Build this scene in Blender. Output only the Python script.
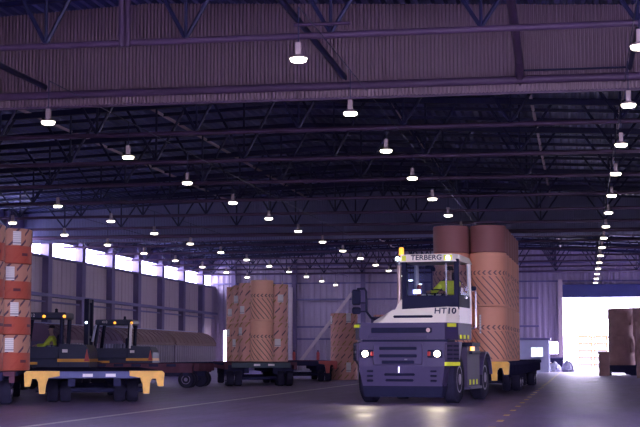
import bpy, bmesh, math, random
from mathutils import Vector, Matrix
random.seed(7)
PI = math.pi
scn = bpy.context.scene
for o in list(bpy.data.objects): bpy.data.objects.remove(o)
COL = scn.collection

# ------------------------------------------------------------------ camera
F_PX, CAM_H = 1450.0, 1.1
PITCH = math.atan(141.5 / F_PX)
YAW = math.atan(262.0 / F_PX * math.cos(PITCH))
cd_ = bpy.data.cameras.new('camera'); cam = bpy.data.objects.new('camera', cd_)
COL.objects.link(cam)
cd_.sensor_fit = 'HORIZONTAL'; cd_.sensor_width = 36.0
cd_.lens = F_PX / 640.0 * 36.0
cd_.clip_end = 600
cam.location = (0, 0, CAM_H)
cam.rotation_euler = (PI / 2 + PITCH, 0, YAW)
scn.camera = cam

# ------------------------------------------------------------------ sky, exposure
W = bpy.data.worlds.new('sky'); scn.world = W; W.use_nodes = True
bg = W.node_tree.nodes['Background']
bg.inputs[0].default_value = (0.78, 0.71, 1.0, 1)
bg.inputs[1].default_value = 16.0
scn.view_settings.view_transform = 'Standard'
scn.view_settings.look = 'None'
scn.view_settings.gamma = 1.0
scn.view_settings.use_curve_mapping = False
scn.view_settings.exposure = 0.45

# ------------------------------------------------------------------ pixel helper (direction only; the distance is given)
_fh = Vector((-math.sin(YAW), math.cos(YAW), 0)); _R = Vector((math.cos(YAW), math.sin(YAW), 0))
_F = _fh * math.cos(PITCH) + Vector((0, 0, math.sin(PITCH))); _U = Vector((0, 0, math.cos(PITCH))) - _fh * math.sin(PITCH)
def at(x, y, Y):
    d = _F + _R * ((x - 320) / F_PX) - _U * ((y - 213.5) / F_PX)
    return Vector((0, 0, CAM_H)) + d * (Y / d.y)

# ------------------------------------------------------------------ materials
class NG:
    """tiny node helper"""
    def __init__(s, mat):
        s.t = mat.node_tree; s.b = s.t.nodes['Principled BSDF']
    def n(s, typ, **kw):
        q = s.t.nodes.new(typ)
        for k, v in kw.items(): setattr(q, k, v)
        return q
    def link(s, a, b): s.t.links.new(a, b)
    def m(s, op, a, b=None, c=None):
        q = s.n('ShaderNodeMath', operation=op)
        for i, v in enumerate((a, b, c)):
            if v is None: continue
            if isinstance(v, (int, float)): q.inputs[i].default_value = v
            else: s.link(v, q.inputs[i])
        return q.outputs[0]
    def mix(s, fac, a, b):
        q = s.n('ShaderNodeMix', data_type='RGBA')
        if isinstance(fac, (int, float)): q.inputs[0].default_value = fac
        else: s.link(fac, q.inputs[0])
        for i, v in ((6, a), (7, b)):
            if isinstance(v, tuple): q.inputs[i].default_value = (*v[:3], 1)
            else: s.link(v, q.inputs[i])
        return q.outputs[2]
    def noise(s, scale, detail=3, vec=None, stretch=None):
        q = s.n('ShaderNodeTexNoise'); q.inputs['Scale'].default_value = scale; q.inputs['Detail'].default_value = detail
        if vec is None:
            tc = s.n('ShaderNodeTexCoord'); vec = tc.outputs['Object']
        if stretch:
            mp = s.n('ShaderNodeMapping'); mp.inputs['Scale'].default_value = stretch
            s.link(vec, mp.inputs[0]); vec = mp.outputs[0]
        s.link(vec, q.inputs['Vector'])
        return q.outputs['Fac']

def mat(name, col, rough=0.6, metal=0.0, var=0.18, scale=3.0, stretch=None, bump=0.0, emis=None, es=0.0):
    m = bpy.data.materials.new(name); m.use_nodes = True
    g = NG(m); b = g.b
    b.inputs['Roughness'].default_value = rough; b.inputs['Metallic'].default_value = metal
    b.inputs['Base Color'].default_value = (*col, 1)
    if var > 0:
        f = g.noise(scale, 4, stretch=stretch)
        lo = tuple(c * (1 - var) for c in col); hi = tuple(min(1, c * (1 + var)) for c in col)
        c = g.mix(f, lo, hi); g.link(c, b.inputs['Base Color'])
        if bump:
            bp = g.n('ShaderNodeBump'); bp.inputs['Strength'].default_value = bump; bp.inputs['Distance'].default_value = 0.02
            g.link(f, bp.inputs['Height']); g.link(bp.outputs[0], b.inputs['Normal'])
    if emis:
        b.inputs['Emission Color'].default_value = (*emis, 1); b.inputs['Emission Strength'].default_value = es
    return m

def glass_mat(name, tint=(0.6, 0.62, 0.75), mixf=0.12):
    m = bpy.data.materials.new(name); m.use_nodes = True
    t = m.node_tree; t.nodes.remove(t.nodes['Principled BSDF'])
    out = t.nodes['Material Output']
    tr = t.nodes.new('ShaderNodeBsdfTransparent'); tr.inputs[0].default_value = (*tint, 1)
    gl = t.nodes.new('ShaderNodeBsdfGlossy'); gl.inputs['Roughness'].default_value = 0.05
    gl.inputs[0].default_value = (0.9, 0.9, 1, 1)
    mx = t.nodes.new('ShaderNodeMixShader'); mx.inputs[0].default_value = mixf
    t.links.new(tr.outputs[0], mx.inputs[1]); t.links.new(gl.outputs[0], mx.inputs[2]); t.links.new(mx.outputs[0], out.inputs[0])
    return m

M = {}
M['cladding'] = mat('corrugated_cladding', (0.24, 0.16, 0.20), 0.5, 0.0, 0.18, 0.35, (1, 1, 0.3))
M['cladding_window_lit'] = mat('far_corrugated_cladding', (0.24, 0.24, 0.42), 0.5, 0.0, 0.15, 0.35)  # far curtain: bluish window light put into the colour
M['roof'] = mat('roof_sheet', (0.11, 0.125, 0.36), 0.40, 0.3, 0.3, 0.3)
M['steel'] = mat('painted_roof_steel', (0.085, 0.045, 0.10), 0.5, 0.0, 0.2, 1.0)
M['steel_dark'] = mat('dark_roof_steel', (0.013, 0.015, 0.066), 0.5, 0.1, 0.2, 1.0)
M['pale_pipe'] = mat('pale_pipe', (0.80, 0.62, 0.66), 0.45, 0.0, 0.3, 0.6)
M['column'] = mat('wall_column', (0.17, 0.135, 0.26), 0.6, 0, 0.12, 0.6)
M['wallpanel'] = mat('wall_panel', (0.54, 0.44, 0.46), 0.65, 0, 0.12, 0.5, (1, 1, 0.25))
M['farwall'] = mat('far_wall_cladding', (0.42, 0.35, 0.47), 0.6, 0, 0.18, 0.3, (1, 1, 0.2))
M['girt'] = mat('wall_girt', (0.16, 0.14, 0.30), 0.55, 0, 0.15, 0.7)
M['timber_pale'] = mat('pale_strut', (0.62, 0.52, 0.52), 0.6, 0, 0.15, 1.5)
M['header'] = mat('roller_door_hood', (0.05, 0.06, 0.20), 0.5, 0.2, 0.2, 0.5)
M['white_line'] = mat('white_floor_paint', (0.88, 0.80, 0.84), 0.6, 0, 0.25, 2.5)
M['yellow_line'] = mat('yellow_floor_paint', (0.95, 0.66, 0.26), 0.6, 0, 0.25, 4)
M['window'] = glass_mat('clear_window', (0.92, 0.94, 0.98), 0.05)
M['cabglass'] = glass_mat('cab_glass', (0.80, 0.84, 0.92), 0.015)
M['asphalt'] = mat('dark_asphalt', (0.10, 0.095, 0.11), 0.9, 0, 0.2, 0.4)  # unseen yards, made dark to cut bounce light onto the roof
M['yard'] = mat('concrete_yard', (0.55, 0.53, 0.52), 0.8, 0, 0.1, 0.2)
# vehicles
M['cream'] = mat('cream_white_paint', (0.93, 0.86, 0.73), 0.32, 0, 0.05, 2)
M['bumper'] = mat('dark_grey_bumper', (0.048, 0.035, 0.105), 0.45, 0, 0.15, 3)
M['bumper_lit'] = mat('side_lit_bumper', (0.065, 0.05, 0.10), 0.5, 0, 0.15, 3)  # bumper colour lightened for the side that catches the light
M['blackp'] = mat('black_plastic', (0.014, 0.015, 0.045), 0.5, 0, 0.2, 5)
M['navy'] = mat('navy_machine_paint', (0.018, 0.022, 0.065), 0.4, 0, 0.2, 3)
M['rubber'] = mat('tyre_rubber', (0.024, 0.022, 0.05), 0.75, 0, 0.25, 8)
M['rim'] = mat('wheel_rim', (0.24, 0.20, 0.30), 0.45, 0.3, 0.15, 5)
M['hivis'] = mat('fluorescent_yellow', (0.80, 0.85, 0.05), 0.6, 0, 0.05, 4)
M['yellowp'] = mat('worn_yellow_paint', (0.78, 0.42, 0.05), 0.5, 0, 0.3, 6, None, 0.1)
M['orange'] = mat('amber_lens', (0.95, 0.42, 0.05), 0.3, 0, 0.05, 2, None, 0, (1.0, 0.42, 0.05), 1.2)
M['headlamp'] = mat('lit_headlamp', (1, 0.9, 0.75), 0.3, 0, 0, 1, None, 0, (1.0, 0.80, 0.55), 28.0)
M['marker'] = mat('lit_marker_lamp', (0.7, 0.85, 1), 0.3, 0, 0, 1, None, 0, (0.7, 0.85, 1.0), 5.0)
M['redlens'] = mat('red_lens', (0.5, 0.03, 0.04), 0.3, 0, 0.05, 2)
M['redp'] = mat('red_paint', (0.45, 0.06, 0.06), 0.5, 0, 0.25, 3)
M['copper'] = mat('exhaust_metal', (0.62, 0.45, 0.40), 0.35, 0.5, 0.25, 4)
M['chrome'] = mat('bright_trim', (0.75, 0.75, 0.85), 0.25, 0.7, 0.05, 2)
M['seat'] = mat('seat_fabric', (0.02, 0.025, 0.07), 0.85, 0, 0.2, 8)
M['ink'] = mat('dark_lettering', (0.02, 0.02, 0.06), 0.6, 0, 0, 1)
M['paperwhite'] = mat('white_paper', (0.78, 0.74, 0.74), 0.7, 0, 0.06, 6)
M['stripe'] = mat('amber_stripe', (0.72, 0.33, 0.05), 0.5, 0, 0.1, 3)
M['deck_wine'] = mat('rusty_deck', (0.125, 0.055, 0.085), 0.7, 0, 0.4, 2.5, None, 0.15)
M['deck_blue'] = mat('blue_grey_beam', (0.11, 0.12, 0.27), 0.55, 0, 0.3, 3)
M['deck_dark'] = mat('dark_beam', (0.035, 0.035, 0.085), 0.6, 0, 0.3, 3)
M['deck_green'] = mat('dark_green_beam', (0.03, 0.055, 0.085), 0.6, 0, 0.3, 3)
M['skin'] = mat('skin', (0.50, 0.28, 0.20), 0.55, 0, 0.08, 10)
M['hair'] = mat('dark_hair', (0.03, 0.02, 0.03), 0.7, 0, 0.2, 20)
M['trousers'] = mat('navy_trousers', (0.03, 0.035, 0.10), 0.8, 0, 0.2, 8)
M['tarp'] = mat('brown_wagon_cover', (0.27, 0.17, 0.17), 0.65, 0, 0.25, 1.2)
M['tarp_dark'] = mat('maroon_wagon_cover', (0.20, 0.11, 0.16), 0.65, 0, 0.25, 1.2)
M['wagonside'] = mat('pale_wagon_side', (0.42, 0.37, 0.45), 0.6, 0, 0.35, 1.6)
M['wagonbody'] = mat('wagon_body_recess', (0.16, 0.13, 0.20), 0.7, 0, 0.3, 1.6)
M['cabin'] = mat('blue_grey_cabin', (0.45, 0.47, 0.66), 0.6, 0, 0.15, 1.5)
M['timber'] = mat('old_timber', (0.38, 0.28, 0.26), 0.75, 0, 0.3, 3)
M['bag'] = mat('pale_plastic_wrap', (0.50, 0.50, 0.60), 0.4, 0, 0.4, 5, None, 0.4)
M['crate'] = mat('white_crate', (0.20, 0.20, 0.21), 0.6, 0, 0.08, 3)
M['crateframe'] = mat('amber_crate_frame', (0.14, 0.08, 0.008), 0.6, 0, 0.2, 4)
M['crateblue'] = mat('blue_grey_crate_foot', (0.035, 0.04, 0.075), 0.6, 0, 0.2, 4)
M['wrapbrown'] = mat('torn_brown_wrap', (0.34, 0.20, 0.19), 0.6, 0, 0.45, 2.2, None, 0.5)
M['lampgrey'] = mat('lamp_housing', (0.42, 0.33, 0.33), 0.5, 0.2, 0.1, 5)
M['lens'] = mat('lit_lamp_lens', (1, 0.95, 0.85), 0.4, 0, 0, 1, None, 0, (1.0, 0.90, 0.74), 9.0)

for k_ in ('deck_dark', 'deck_wine', 'deck_blue', 'blackp', 'rubber', 'wrapbrown', 'bumper_lit'): M[k_].node_tree.nodes['Principled BSDF'].inputs['Specular IOR Level'].default_value = 0.12
for k_ in ('deck_dark', 'deck_wine'): M[k_].node_tree.nodes['Principled BSDF'].inputs['Specular IOR Level'].default_value = 0.0
def floor_mat():
    m = bpy.data.materials.new('stained_concrete_floor'); m.use_nodes = True
    g = NG(m)
    f1 = g.noise(0.35, 5); f2 = g.noise(3.0, 5, stretch=(1, 0.12, 1)); f3 = g.noise(9.0, 4)
    a = g.m('MULTIPLY_ADD', f1, 0.45, g.m('MULTIPLY_ADD', f2, 0.25, g.m('MULTIPLY', f3, 0.30)))
    rmp = g.n('ShaderNodeValToRGB'); g.link(a, rmp.inputs[0])
    rmp.color_ramp.elements[0].position = 0.32; rmp.color_ramp.elements[0].color = (0.16, 0.118, 0.27, 1)
    rmp.color_ramp.elements[1].position = 0.70; rmp.color_ramp.elements[1].color = (0.50, 0.39, 0.68, 1)
    g.link(rmp.outputs[0], g.b.inputs['Base Color'])
    r = g.m('MULTIPLY_ADD', f1, 0.45, 0.24); g.link(r, g.b.inputs['Roughness'])
    bp = g.n('ShaderNodeBump'); bp.inputs['Strength'].default_value = 0.12; bp.inputs['Distance'].default_value = 0.02
    g.link(a, bp.inputs['Height']); g.link(bp.outputs[0], g.b.inputs['Normal'])
    return m
M['floor'] = floor_mat()

def roll_mat(name, kind, base, H, Rr, ink=(0.07, 0.06, 0.09)):
    """brown paper wrap with its flat print"""
    m = bpy.data.materials.new(name); m.use_nodes = True
    g = NG(m); g.b.inputs['Roughness'].default_value = 0.55; g.b.inputs['Specular IOR Level'].default_value = 0.2
    tc = g.n('ShaderNodeTexCoord'); sp = g.n('ShaderNodeSeparateXYZ'); g.link(tc.outputs['Object'], sp.inputs[0])
    x, y, z = sp.outputs
    u = g.m('MULTIPLY', g.m('ARCTAN2', y, x), Rr)
    nz = g.noise(2.2, 4, tc.outputs['Object'], (1, 1, 0.35))
    col = g.mix(nz, tuple(c * 0.86 for c in base), tuple(min(1, c * 1.12) for c in base))
    def frac(v): return g.m('FRACT', v)
    def band(v, a, b): return g.m('MULTIPLY', g.m('GREATER_THAN', v, a), g.m('LESS_THAN', v, b))
    if kind == 'chevron':
        zc = 0.62 * H
        ch = g.m('LESS_THAN', frac(g.m('DIVIDE', g.m('SUBTRACT', u, g.m('ABSOLUTE', g.m('SUBTRACT', z, zc))), 0.15)), 0.36)
        ch = g.m('MULTIPLY', ch, band(z, zc - 0.06, zc + 0.06))
        dg = g.m('LESS_THAN', frac(g.m('DIVIDE', g.m('ADD', u, g.m('MULTIPLY', z, 0.9)), 0.19)), 0.20)
        dg = g.m('MULTIPLY', dg, band(z, 0.06, zc - 0.10))
        p = g.m('MAXIMUM', ch, dg)
        col = g.mix(g.m('MULTIPLY', p, 0.8), col, ink)
    elif kind in ('dash', 'redband'):
        cw = 0.30
        row = g.m('FLOOR', g.m('DIVIDE', z, cw))
        a = g.m('SUBTRACT', frac(g.m('ADD', g.m('DIVIDE', u, cw), g.m('MULTIPLY', row, 0.5))), 0.5)
        b = g.m('SUBTRACT', frac(g.m('DIVIDE', z, cw)), 0.5)
        d = g.m('LESS_THAN', g.m('ABSOLUTE', g.m('SUBTRACT', a, b)), 0.11)
        d = g.m('MULTIPLY', d, g.m('LESS_THAN', g.m('ABSOLUTE', a), 0.30))
        alt = g.m('LESS_THAN', frac(g.m('MULTIPLY', row, 0.5)), 0.25)
        inkc = g.mix(alt, ink, (0.30, 0.20, 0.05)) if kind == 'dash' else ink
        col = g.mix(g.m('MULTIPLY', d, 0.85), col, inkc)
        if kind == 'redband':
            rb = g.m('LESS_THAN', z, 0.50 * H)
            col = g.mix(g.m('MULTIPLY', rb, 0.93), col, (0.46, 0.085, 0.055))
            lg = g.m('MULTIPLY', band(z, 0.22 * H, 0.30 * H), g.m('LESS_THAN', frac(g.m('DIVIDE', g.m('ADD', u, 0.30), 0.62)), 0.30))
            col = g.mix(g.m('MULTIPLY', lg, 0.8), col, (0.06, 0.03, 0.06))
    g.link(col, g.b.inputs['Base Color'])
    return m

def sticker_mat():
    m = bpy.data.materials.new('printed_sticker'); m.use_nodes = True
    g = NG(m); g.b.inputs['Roughness'].default_value = 0.6
    tc = g.n('ShaderNodeTexCoord'); sp = g.n('ShaderNodeSeparateXYZ'); g.link(tc.outputs['Generated'], sp.inputs[0])
    z = sp.outputs[2]
    ln = g.m('MULTIPLY', g.m('LESS_THAN', g.m('FRACT', g.m('MULTIPLY', z, 7.0)), 0.30), g.m('GREATER_THAN', z, 0.28))
    bar = g.m('MULTIPLY', g.m('GREATER_THAN', z, 0.08), g.m('LESS_THAN', z, 0.20))
    p = g.m('MAXIMUM', g.m('MULTIPLY', ln, 0.35), g.m('MULTIPLY', bar, 0.6))
    g.link(g.mix(p, (0.80, 0.77, 0.76), (0.10, 0.09, 0.14)), g.b.inputs['Base Color'])
    return m
M['sticker'] = sticker_mat()

# ------------------------------------------------------------------ mesh builder
class MB:
    def __init__(s): s.v = []; s.f = []
    def add(s, vs, fs):
        o = len(s.v); s.v += [tuple(v) for v in vs]; s.f += [tuple(i + o for i in f) for f in fs]; return s
    def box(s, c, d, rz=0, bev=0.0, rot=None):
        """c = centre, d = full sizes"""
        bm = bmesh.new(); bmesh.ops.create_cube(bm, size=1.0)
        bmesh.ops.scale(bm, vec=d, verts=bm.verts)
        if bev > 0:
            bmesh.ops.bevel(bm, geom=list(bm.edges), offset=min(bev, min(d) * 0.45), segments=1, profile=0.5, affect='EDGES')
        mt = Matrix.Translation(c) @ (rot if rot is not None else Matrix.Rotation(rz, 4, 'Z'))
        bm.verts.index_update()
        s.add([mt @ v.co for v in bm.verts], [[v.index for v in f.verts] for f in bm.faces]); bm.free(); return s
    def bb(s, x0, x1, y0, y1, z0, z1, bev=0.0):
        return s.box(((x0 + x1) / 2, (y0 + y1) / 2, (z0 + z1) / 2), (abs(x1 - x0), abs(y1 - y0), abs(z1 - z0)), 0, bev)
    def tube(s, pts, r, n=8, caps=True):
        pts = [Vector(p) for p in pts]; rs = r if isinstance(r, (list, tuple)) else [r] * len(pts)
        vs, fs = [], []
        for i, p in enumerate(pts):
            d = (pts[min(i + 1, len(pts) - 1)] - pts[max(i - 1, 0)]).normalized()
            a = Vector((0, 0, 1)) if abs(d.z) < 0.95 else Vector((1, 0, 0))
            e1 = d.cross(a).normalized(); e2 = d.cross(e1).normalized()
            for k in range(n):
                t = 2 * PI * k / n; vs.append(p + (e1 * math.cos(t) + e2 * math.sin(t)) * rs[i])
        for i in range(len(pts) - 1):
            for k in range(n):
                a, b = i * n + k, i * n + (k + 1) % n
                fs.append((a, a + n, b + n, b))
        if caps:
            fs.append(tuple(range(n))); fs.append(tuple(reversed(range((len(pts) - 1) * n, len(pts) * n))))
        return s.add(vs, fs)
    def lathe(s, prof, n=24, c=(0, 0, 0), axis='Z'):
        """prof: list of (r, h)"""
        vs, fs = [], []
        for r, h in prof:
            for k in range(n):
                t = 2 * PI * k / n; a, b = r * math.cos(t), r * math.sin(t)
                v = (a, b, h) if axis == 'Z' else ((h, a, b) if axis == 'X' else (a, h, b))
                vs.append((v[0] + c[0], v[1] + c[1], v[2] + c[2]))
        for i in range(len(prof) - 1):
            for k in range(n):
                a, b = i * n + k, i * n + (k + 1) % n
                fs.append((a, b, b + n, a + n))
        if prof[0][0] > 1e-6: fs.append(tuple(reversed(range(n))))
        if prof[-1][0] > 1e-6: fs.append(tuple(range((len(prof) - 1) * n, len(prof) * n)))
        return s.add(vs, fs)
    def prism(s, poly, a0, a1, axis='Z'):
        """poly: 2D outline swept from a0 to a1. axis Z: (x,y); X: (y,z); Y: (x,z)"""
        def mk(p, a): return (p[0], p[1], a) if axis == 'Z' else ((a, p[0], p[1]) if axis == 'X' else (p[0], a, p[1]))
        n = len(poly); vs = [mk(p, a0) for p in poly] + [mk(p, a1) for p in poly]
        fs = [tuple(range(n)), tuple(reversed(range(n, 2 * n)))] + [(i, (i + 1) % n, n + (i + 1) % n, n + i) for i in range(n)]
        return s.add(vs, fs)
    def hull(s, bot, top):
        n = len(bot); vs = list(bot) + list(top)
        fs = [tuple(range(n)), tuple(reversed(range(n, 2 * n)))] + [(i, (i + 1) % n, n + (i + 1) % n, n + i) for i in range(n)]
        return s.add(vs, fs)
    def mesh(s, name, m, smooth=False):
        me = bpy.data.meshes.new(name); me.from_pydata(s.v, [], s.f); me.update()
        bm = bmesh.new(); bm.from_mesh(me); bmesh.ops.recalc_face_normals(bm, faces=bm.faces); bm.to_mesh(me); bm.free()
        if smooth:
            for p in me.polygons: p.use_smooth = True
            try: me.set_sharp_from_angle(angle=math.radians(40))
            except Exception: pass
        me.materials.append(M[m] if isinstance(m, str) else m)
        return me
    def build(s, name, m, parent=None, smooth=False, loc=None, rotz=0):
        o = bpy.data.objects.new(name, s.mesh(name, m, smooth)); COL.objects.link(o)
        if parent: o.parent = parent
        if loc is not None: o.location = loc
        o.rotation_euler.z = rotz
        return o

def link_mesh(name, me, parent=None, loc=(0, 0, 0), rotz=0):
    o = bpy.data.objects.new(name, me); COL.objects.link(o)
    if parent: o.parent = parent
    o.location = loc; o.rotation_euler.z = rotz
    return o
def tag(o, label, cat, group=None):
    o['label'] = label; o['category'] = cat
    if group: o['group'] = group
    return o
def thing(name, label, cat, loc=(0, 0, 0), rotz=0, group=None):
    o = bpy.data.objects.new(name, None); COL.objects.link(o); o.empty_display_size = 0.2
    o.location = loc; o.rotation_euler = (0, 0, rotz)
    return tag(o, label, cat, group)
def struct(o, label=None):
    o['kind'] = 'structure'
    if label: o['label'] = label
    return o
def struct_root(name, label=None, loc=(0, 0, 0)):
    o = bpy.data.objects.new(name, None); COL.objects.link(o); o.empty_display_size = 0.2; o.location = loc
    return struct(o, label)
def text_mesh(name, body, size, m, parent, loc, rot, depth=0.004, sx=1.0):
    cu = bpy.data.curves.new(name, 'FONT'); cu.body = body; cu.size = size; cu.extrude = depth
    cu.align_x = 'CENTER'; cu.align_y = 'CENTER'; cu.offset = size * 0.012
    t = bpy.data.objects.new(name + '_tmp', cu); COL.objects.link(t)
    dg = bpy.context.evaluated_depsgraph_get(); dg.update()
    me = bpy.data.meshes.new_from_object(t.evaluated_get(dg)); me.name = name
    bpy.data.objects.remove(t); bpy.data.curves.remove(cu)
    me.materials.clear(); me.materials.append(M[m])
    o = bpy.data.objects.new(name, me); COL.objects.link(o); o.parent = parent; o.location = loc; o.rotation_euler = rot; o.scale.x = sx
    return o

# ================================================================== THE HALL
XL, XR, YB, YF, ZR = -26.3, 15.0, 3.0, 102.0, 8.15
RIDGE = -9.0
def zr(x): return 8.62 - 0.045 * abs(x - RIDGE)      # low-pitched gable
floor = struct(MB().bb(XL - 0.3, XR + 0.3, YB - 0.3, YF + 0.3, -0.2, 0.0).build('floor', 'floor'), 'dark stained concrete warehouse floor')
struct(MB().bb(-90, 90, YF + 0.3, 230, -0.22, -0.03).build('ground_far', 'yard'), 'pale concrete yard outside the far door')
struct(MB().bb(-90, 90, -90, YB - 0.3, -0.22, -0.03).build('ground_near', 'asphalt'), 'unseen asphalt yard outside the near end, dark to cut bounce light')
wl = MB().bb(-0.075, 0.075, 18, 98, 0.001, 0.004)
wo = wl.build('floor_line', 'white_line', floor); wo.location.x = -8.45
dash = MB().bb(-0.055, 0.055, -0.28, 0.28, 0.001, 0.004).mesh('line_dash', 'yellow_line')
for i in range(34):
    d = link_mesh('line_dash', dash, floor, (-1.37 + random.uniform(-.01, .01), 20 + i * 2.35, 0))
mk = MB().bb(-0.5, 0.3, 0, 0.25, 0.001, 0.004).bb(-0.2, 0.5, 0.5, 0.8, 0.001, 0.004).build('floor_mark', 'white_line', floor); mk.location = (0.25, 60, 0)

def corrug_x(x0, x1, z0, z1, y, pitch, dep, zt=-0.02):
    """upright sheet, ribs vertical, running along x"""
    mb = MB(); n = int(round((x1 - x0) / pitch)); p = (x1 - x0) / n; prof = []
    for i in range(n):
        a = x0 + i * p
        prof += [(a, 0), (a + p * 0.38, 0), (a + p * 0.5, -dep), (a + p * 0.88, -dep)]
    prof.append((x1, 0))
    vs = []; fs = []
    for (a, d) in prof: vs += [(a, y + d, z0), (a, y + d, z1 if z1 is not None else zr(a) + zt)]
    for i in range(len(prof) - 1): fs.append((2 * i, 2 * i + 2, 2 * i + 3, 2 * i + 1))
    return mb.add(vs, fs)

# roof sheet: ribs run along the hall
rb = MB(); pitch = 0.26; n = int((XR - XL) / pitch); prof = []
for i in range(n):
    a = XL + i * (XR - XL) / n; q = (XR - XL) / n
    prof += [(a, 0.0), (a + q * .35, 0.0), (a + q * .5, 0.13), (a + q * .85, 0.13)]
prof.append((XR, 0.0)); vs = []; fs = []
for a, d in prof: vs += [(a, YB, zr(a) + d), (a, YF, zr(a) + d)]
for i in range(len(prof) - 1): fs.append((2 * i, 2 * i + 1, 2 * i + 3, 2 * i + 2))
rb.add(vs, fs)
roof = struct(rb.build('ceiling', 'roof'), 'dark ribbed metal roof seen from below')
struct(MB().prism([(XL - .3, zr(XL) + .14), (RIDGE, zr(RIDGE) + .14), (XR + .3, zr(XR) + .14), (XR + .3, zr(XR) + .24), (RIDGE, zr(RIDGE) + .24), (XL - .3, zr(XL) + .24)], YB, YF + .3, 'Y').build('ceiling_deck', 'steel_dark'), 'outer roof deck')
pm = MB().prism([(XL, zr(XL) - .10), (RIDGE, zr(RIDGE) - .10), (XR, zr(XR) - .10), (XR, zr(XR) - .005), (RIDGE, zr(RIDGE) - .005), (XL, zr(XL) - .005)], -0.035, 0.035, 'Y').mesh('purlin', 'steel_dark')
yy = 3.8
while yy < YF - 0.3:
    link_mesh('purlin', pm, roof, (0, yy, 0)); yy += 1.75

# roof trusses
NODE = 2.6; ARM = 0.9
WEB = {}
def web_mesh(x, dx, m):
    key = (round(x, 2), round(dx, 2))
    if key not in WEB: WEB[key] = MB().tube([(0, 0, 6.66), (dx, 0, zr(x + dx) - 0.24)], 0.04 if dx else 0.032, 6).mesh('web_diagonal' if dx else 'web_post', m)
    return WEB[key]
def truss(k, Y):
    t = struct_root('roof_truss', 'horizontal steel roof truss with zigzag web, number %d counting from the camera' % (k + 2), (0, Y, 0))
    MB().tube([(XL, 0, 6.63), (XR, 0, 6.63)], 0.06, 10).build('bottom_chord', 'steel', t, True)
    MB().prism([(XL, zr(XL) - .29), (RIDGE, zr(RIDGE) - .29), (XR, zr(XR) - .29), (XR, zr(XR) - .138), (RIDGE, zr(RIDGE) - .138), (XL, zr(XL) - .138)], -0.07, 0.07, 'Y').build('top_chord', 'steel_dark', t)
    xs = [-4.2 + i * NODE for i in range(-8, 8) if XL + 0.5 < -4.2 + i * NODE < XR - 0.5]
    if k <= 4:
        for x in xs:
            for dx in (-ARM, 0, ARM): link_mesh('web_diagonal' if dx else 'web_post', web_mesh(x, dx, 'steel_dark'), t, (x, 0, 0))
    else:
        mb = MB()
        for x in xs:
            for dx in (-ARM, 0, ARM): mb.tube([(x, 0, 6.66), (x + dx, 0, zr(x + dx) - 0.24)], 0.036, 5)
        w = mb.build('web', 'steel_dark', t); w['kind'] = 'stuff'
    return t
for k in range(-1, 15): truss(k, 24.4 + 5.2 * k)

# hanging corrugated curtains under the roof
for nm, Y, lab in (('curtain_near', 29.42, 'ribbed metal draught curtain hanging above the near bay'), ('curtain_far', 65.80, 'ribbed metal draught curtain hanging across the middle of the hall')):
    c = struct_root('wall_' + nm, lab)
    corrug_x(XL, XR, 6.44, None, Y, 0.078, 0.07).build('cladding_sheet', 'cladding' if Y < 40 else 'cladding_window_lit', c)
    MB().tube([(XL, Y - 0.13, 6.66), (XR, Y - 0.13, 6.66)], 0.085, 12).build('edge_pipe', 'steel', c, True)
    MB().bb(XL, XR, Y + 0.005, Y + 0.06, 6.40, 6.46).build('edge_angle', 'steel', c)

# braces between the first two trusses
def brace(p, q, r, m, lab):
    b = MB().tube([p, q], r, 10).build('roof_brace', m, None, True); struct(b, lab)
brace(at(273, -10, 24.5), at(346, 79, 29.5), 0.06, 'steel_dark', 'dark slanting brace below the roof beside the nearest lamp')
brace(at(-30, 51, 24.5), at(47, 88, 29.5), 0.06, 'steel_dark', 'dark slanting brace at the upper left under the roof')
brace(at(508, -20, 24.6), at(519, 60, 28.6), 0.085, 'steel', 'thick pale slanting pipe brace under the roof')
brace(at(519, 60, 28.6), at(520, 84, 29.5), 0.085, 'steel', 'short upright end of the pale pipe brace')
brace(at(640, 16, 25.0), at(630, 68, 29.4), 0.05, 'steel_dark', 'dark brace at the upper right corner')
brace(at(523, 70.5, 29.25), at(630, 67, 29.25), 0.02, 'steel_dark', 'thin level rod along the ribbed curtain')
brace(at(122, -18, 24.35), at(122, 47, 24.35), 0.06, 'steel', 'twin upright of the near truss, left one')
brace(at(128, -18, 24.35), at(128, 47, 24.35), 0.05, 'steel', 'twin upright of the near truss, right one')
brace(at(294, 25, 24.35), at(350, 23, 24.35), 0.03, 'steel', 'short level rod of the near truss by the nearest lamp')
# long pale pipes under the roof
for i, (x, y0, y1) in enumerate(((-1.28, 20, 100), (-5.4, 30, 100), (-16.05, 30, 100), (-12.5, 40, 100), (1.2, 30, 100))):
    MB().tube([(x, y0, zr(x) - .055), (x, y1, zr(x) - .055)], 0.05, 8).build('trim_%d' % (i + 1), 'pale_pipe', None, True)['kind'] = 'structure'

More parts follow.
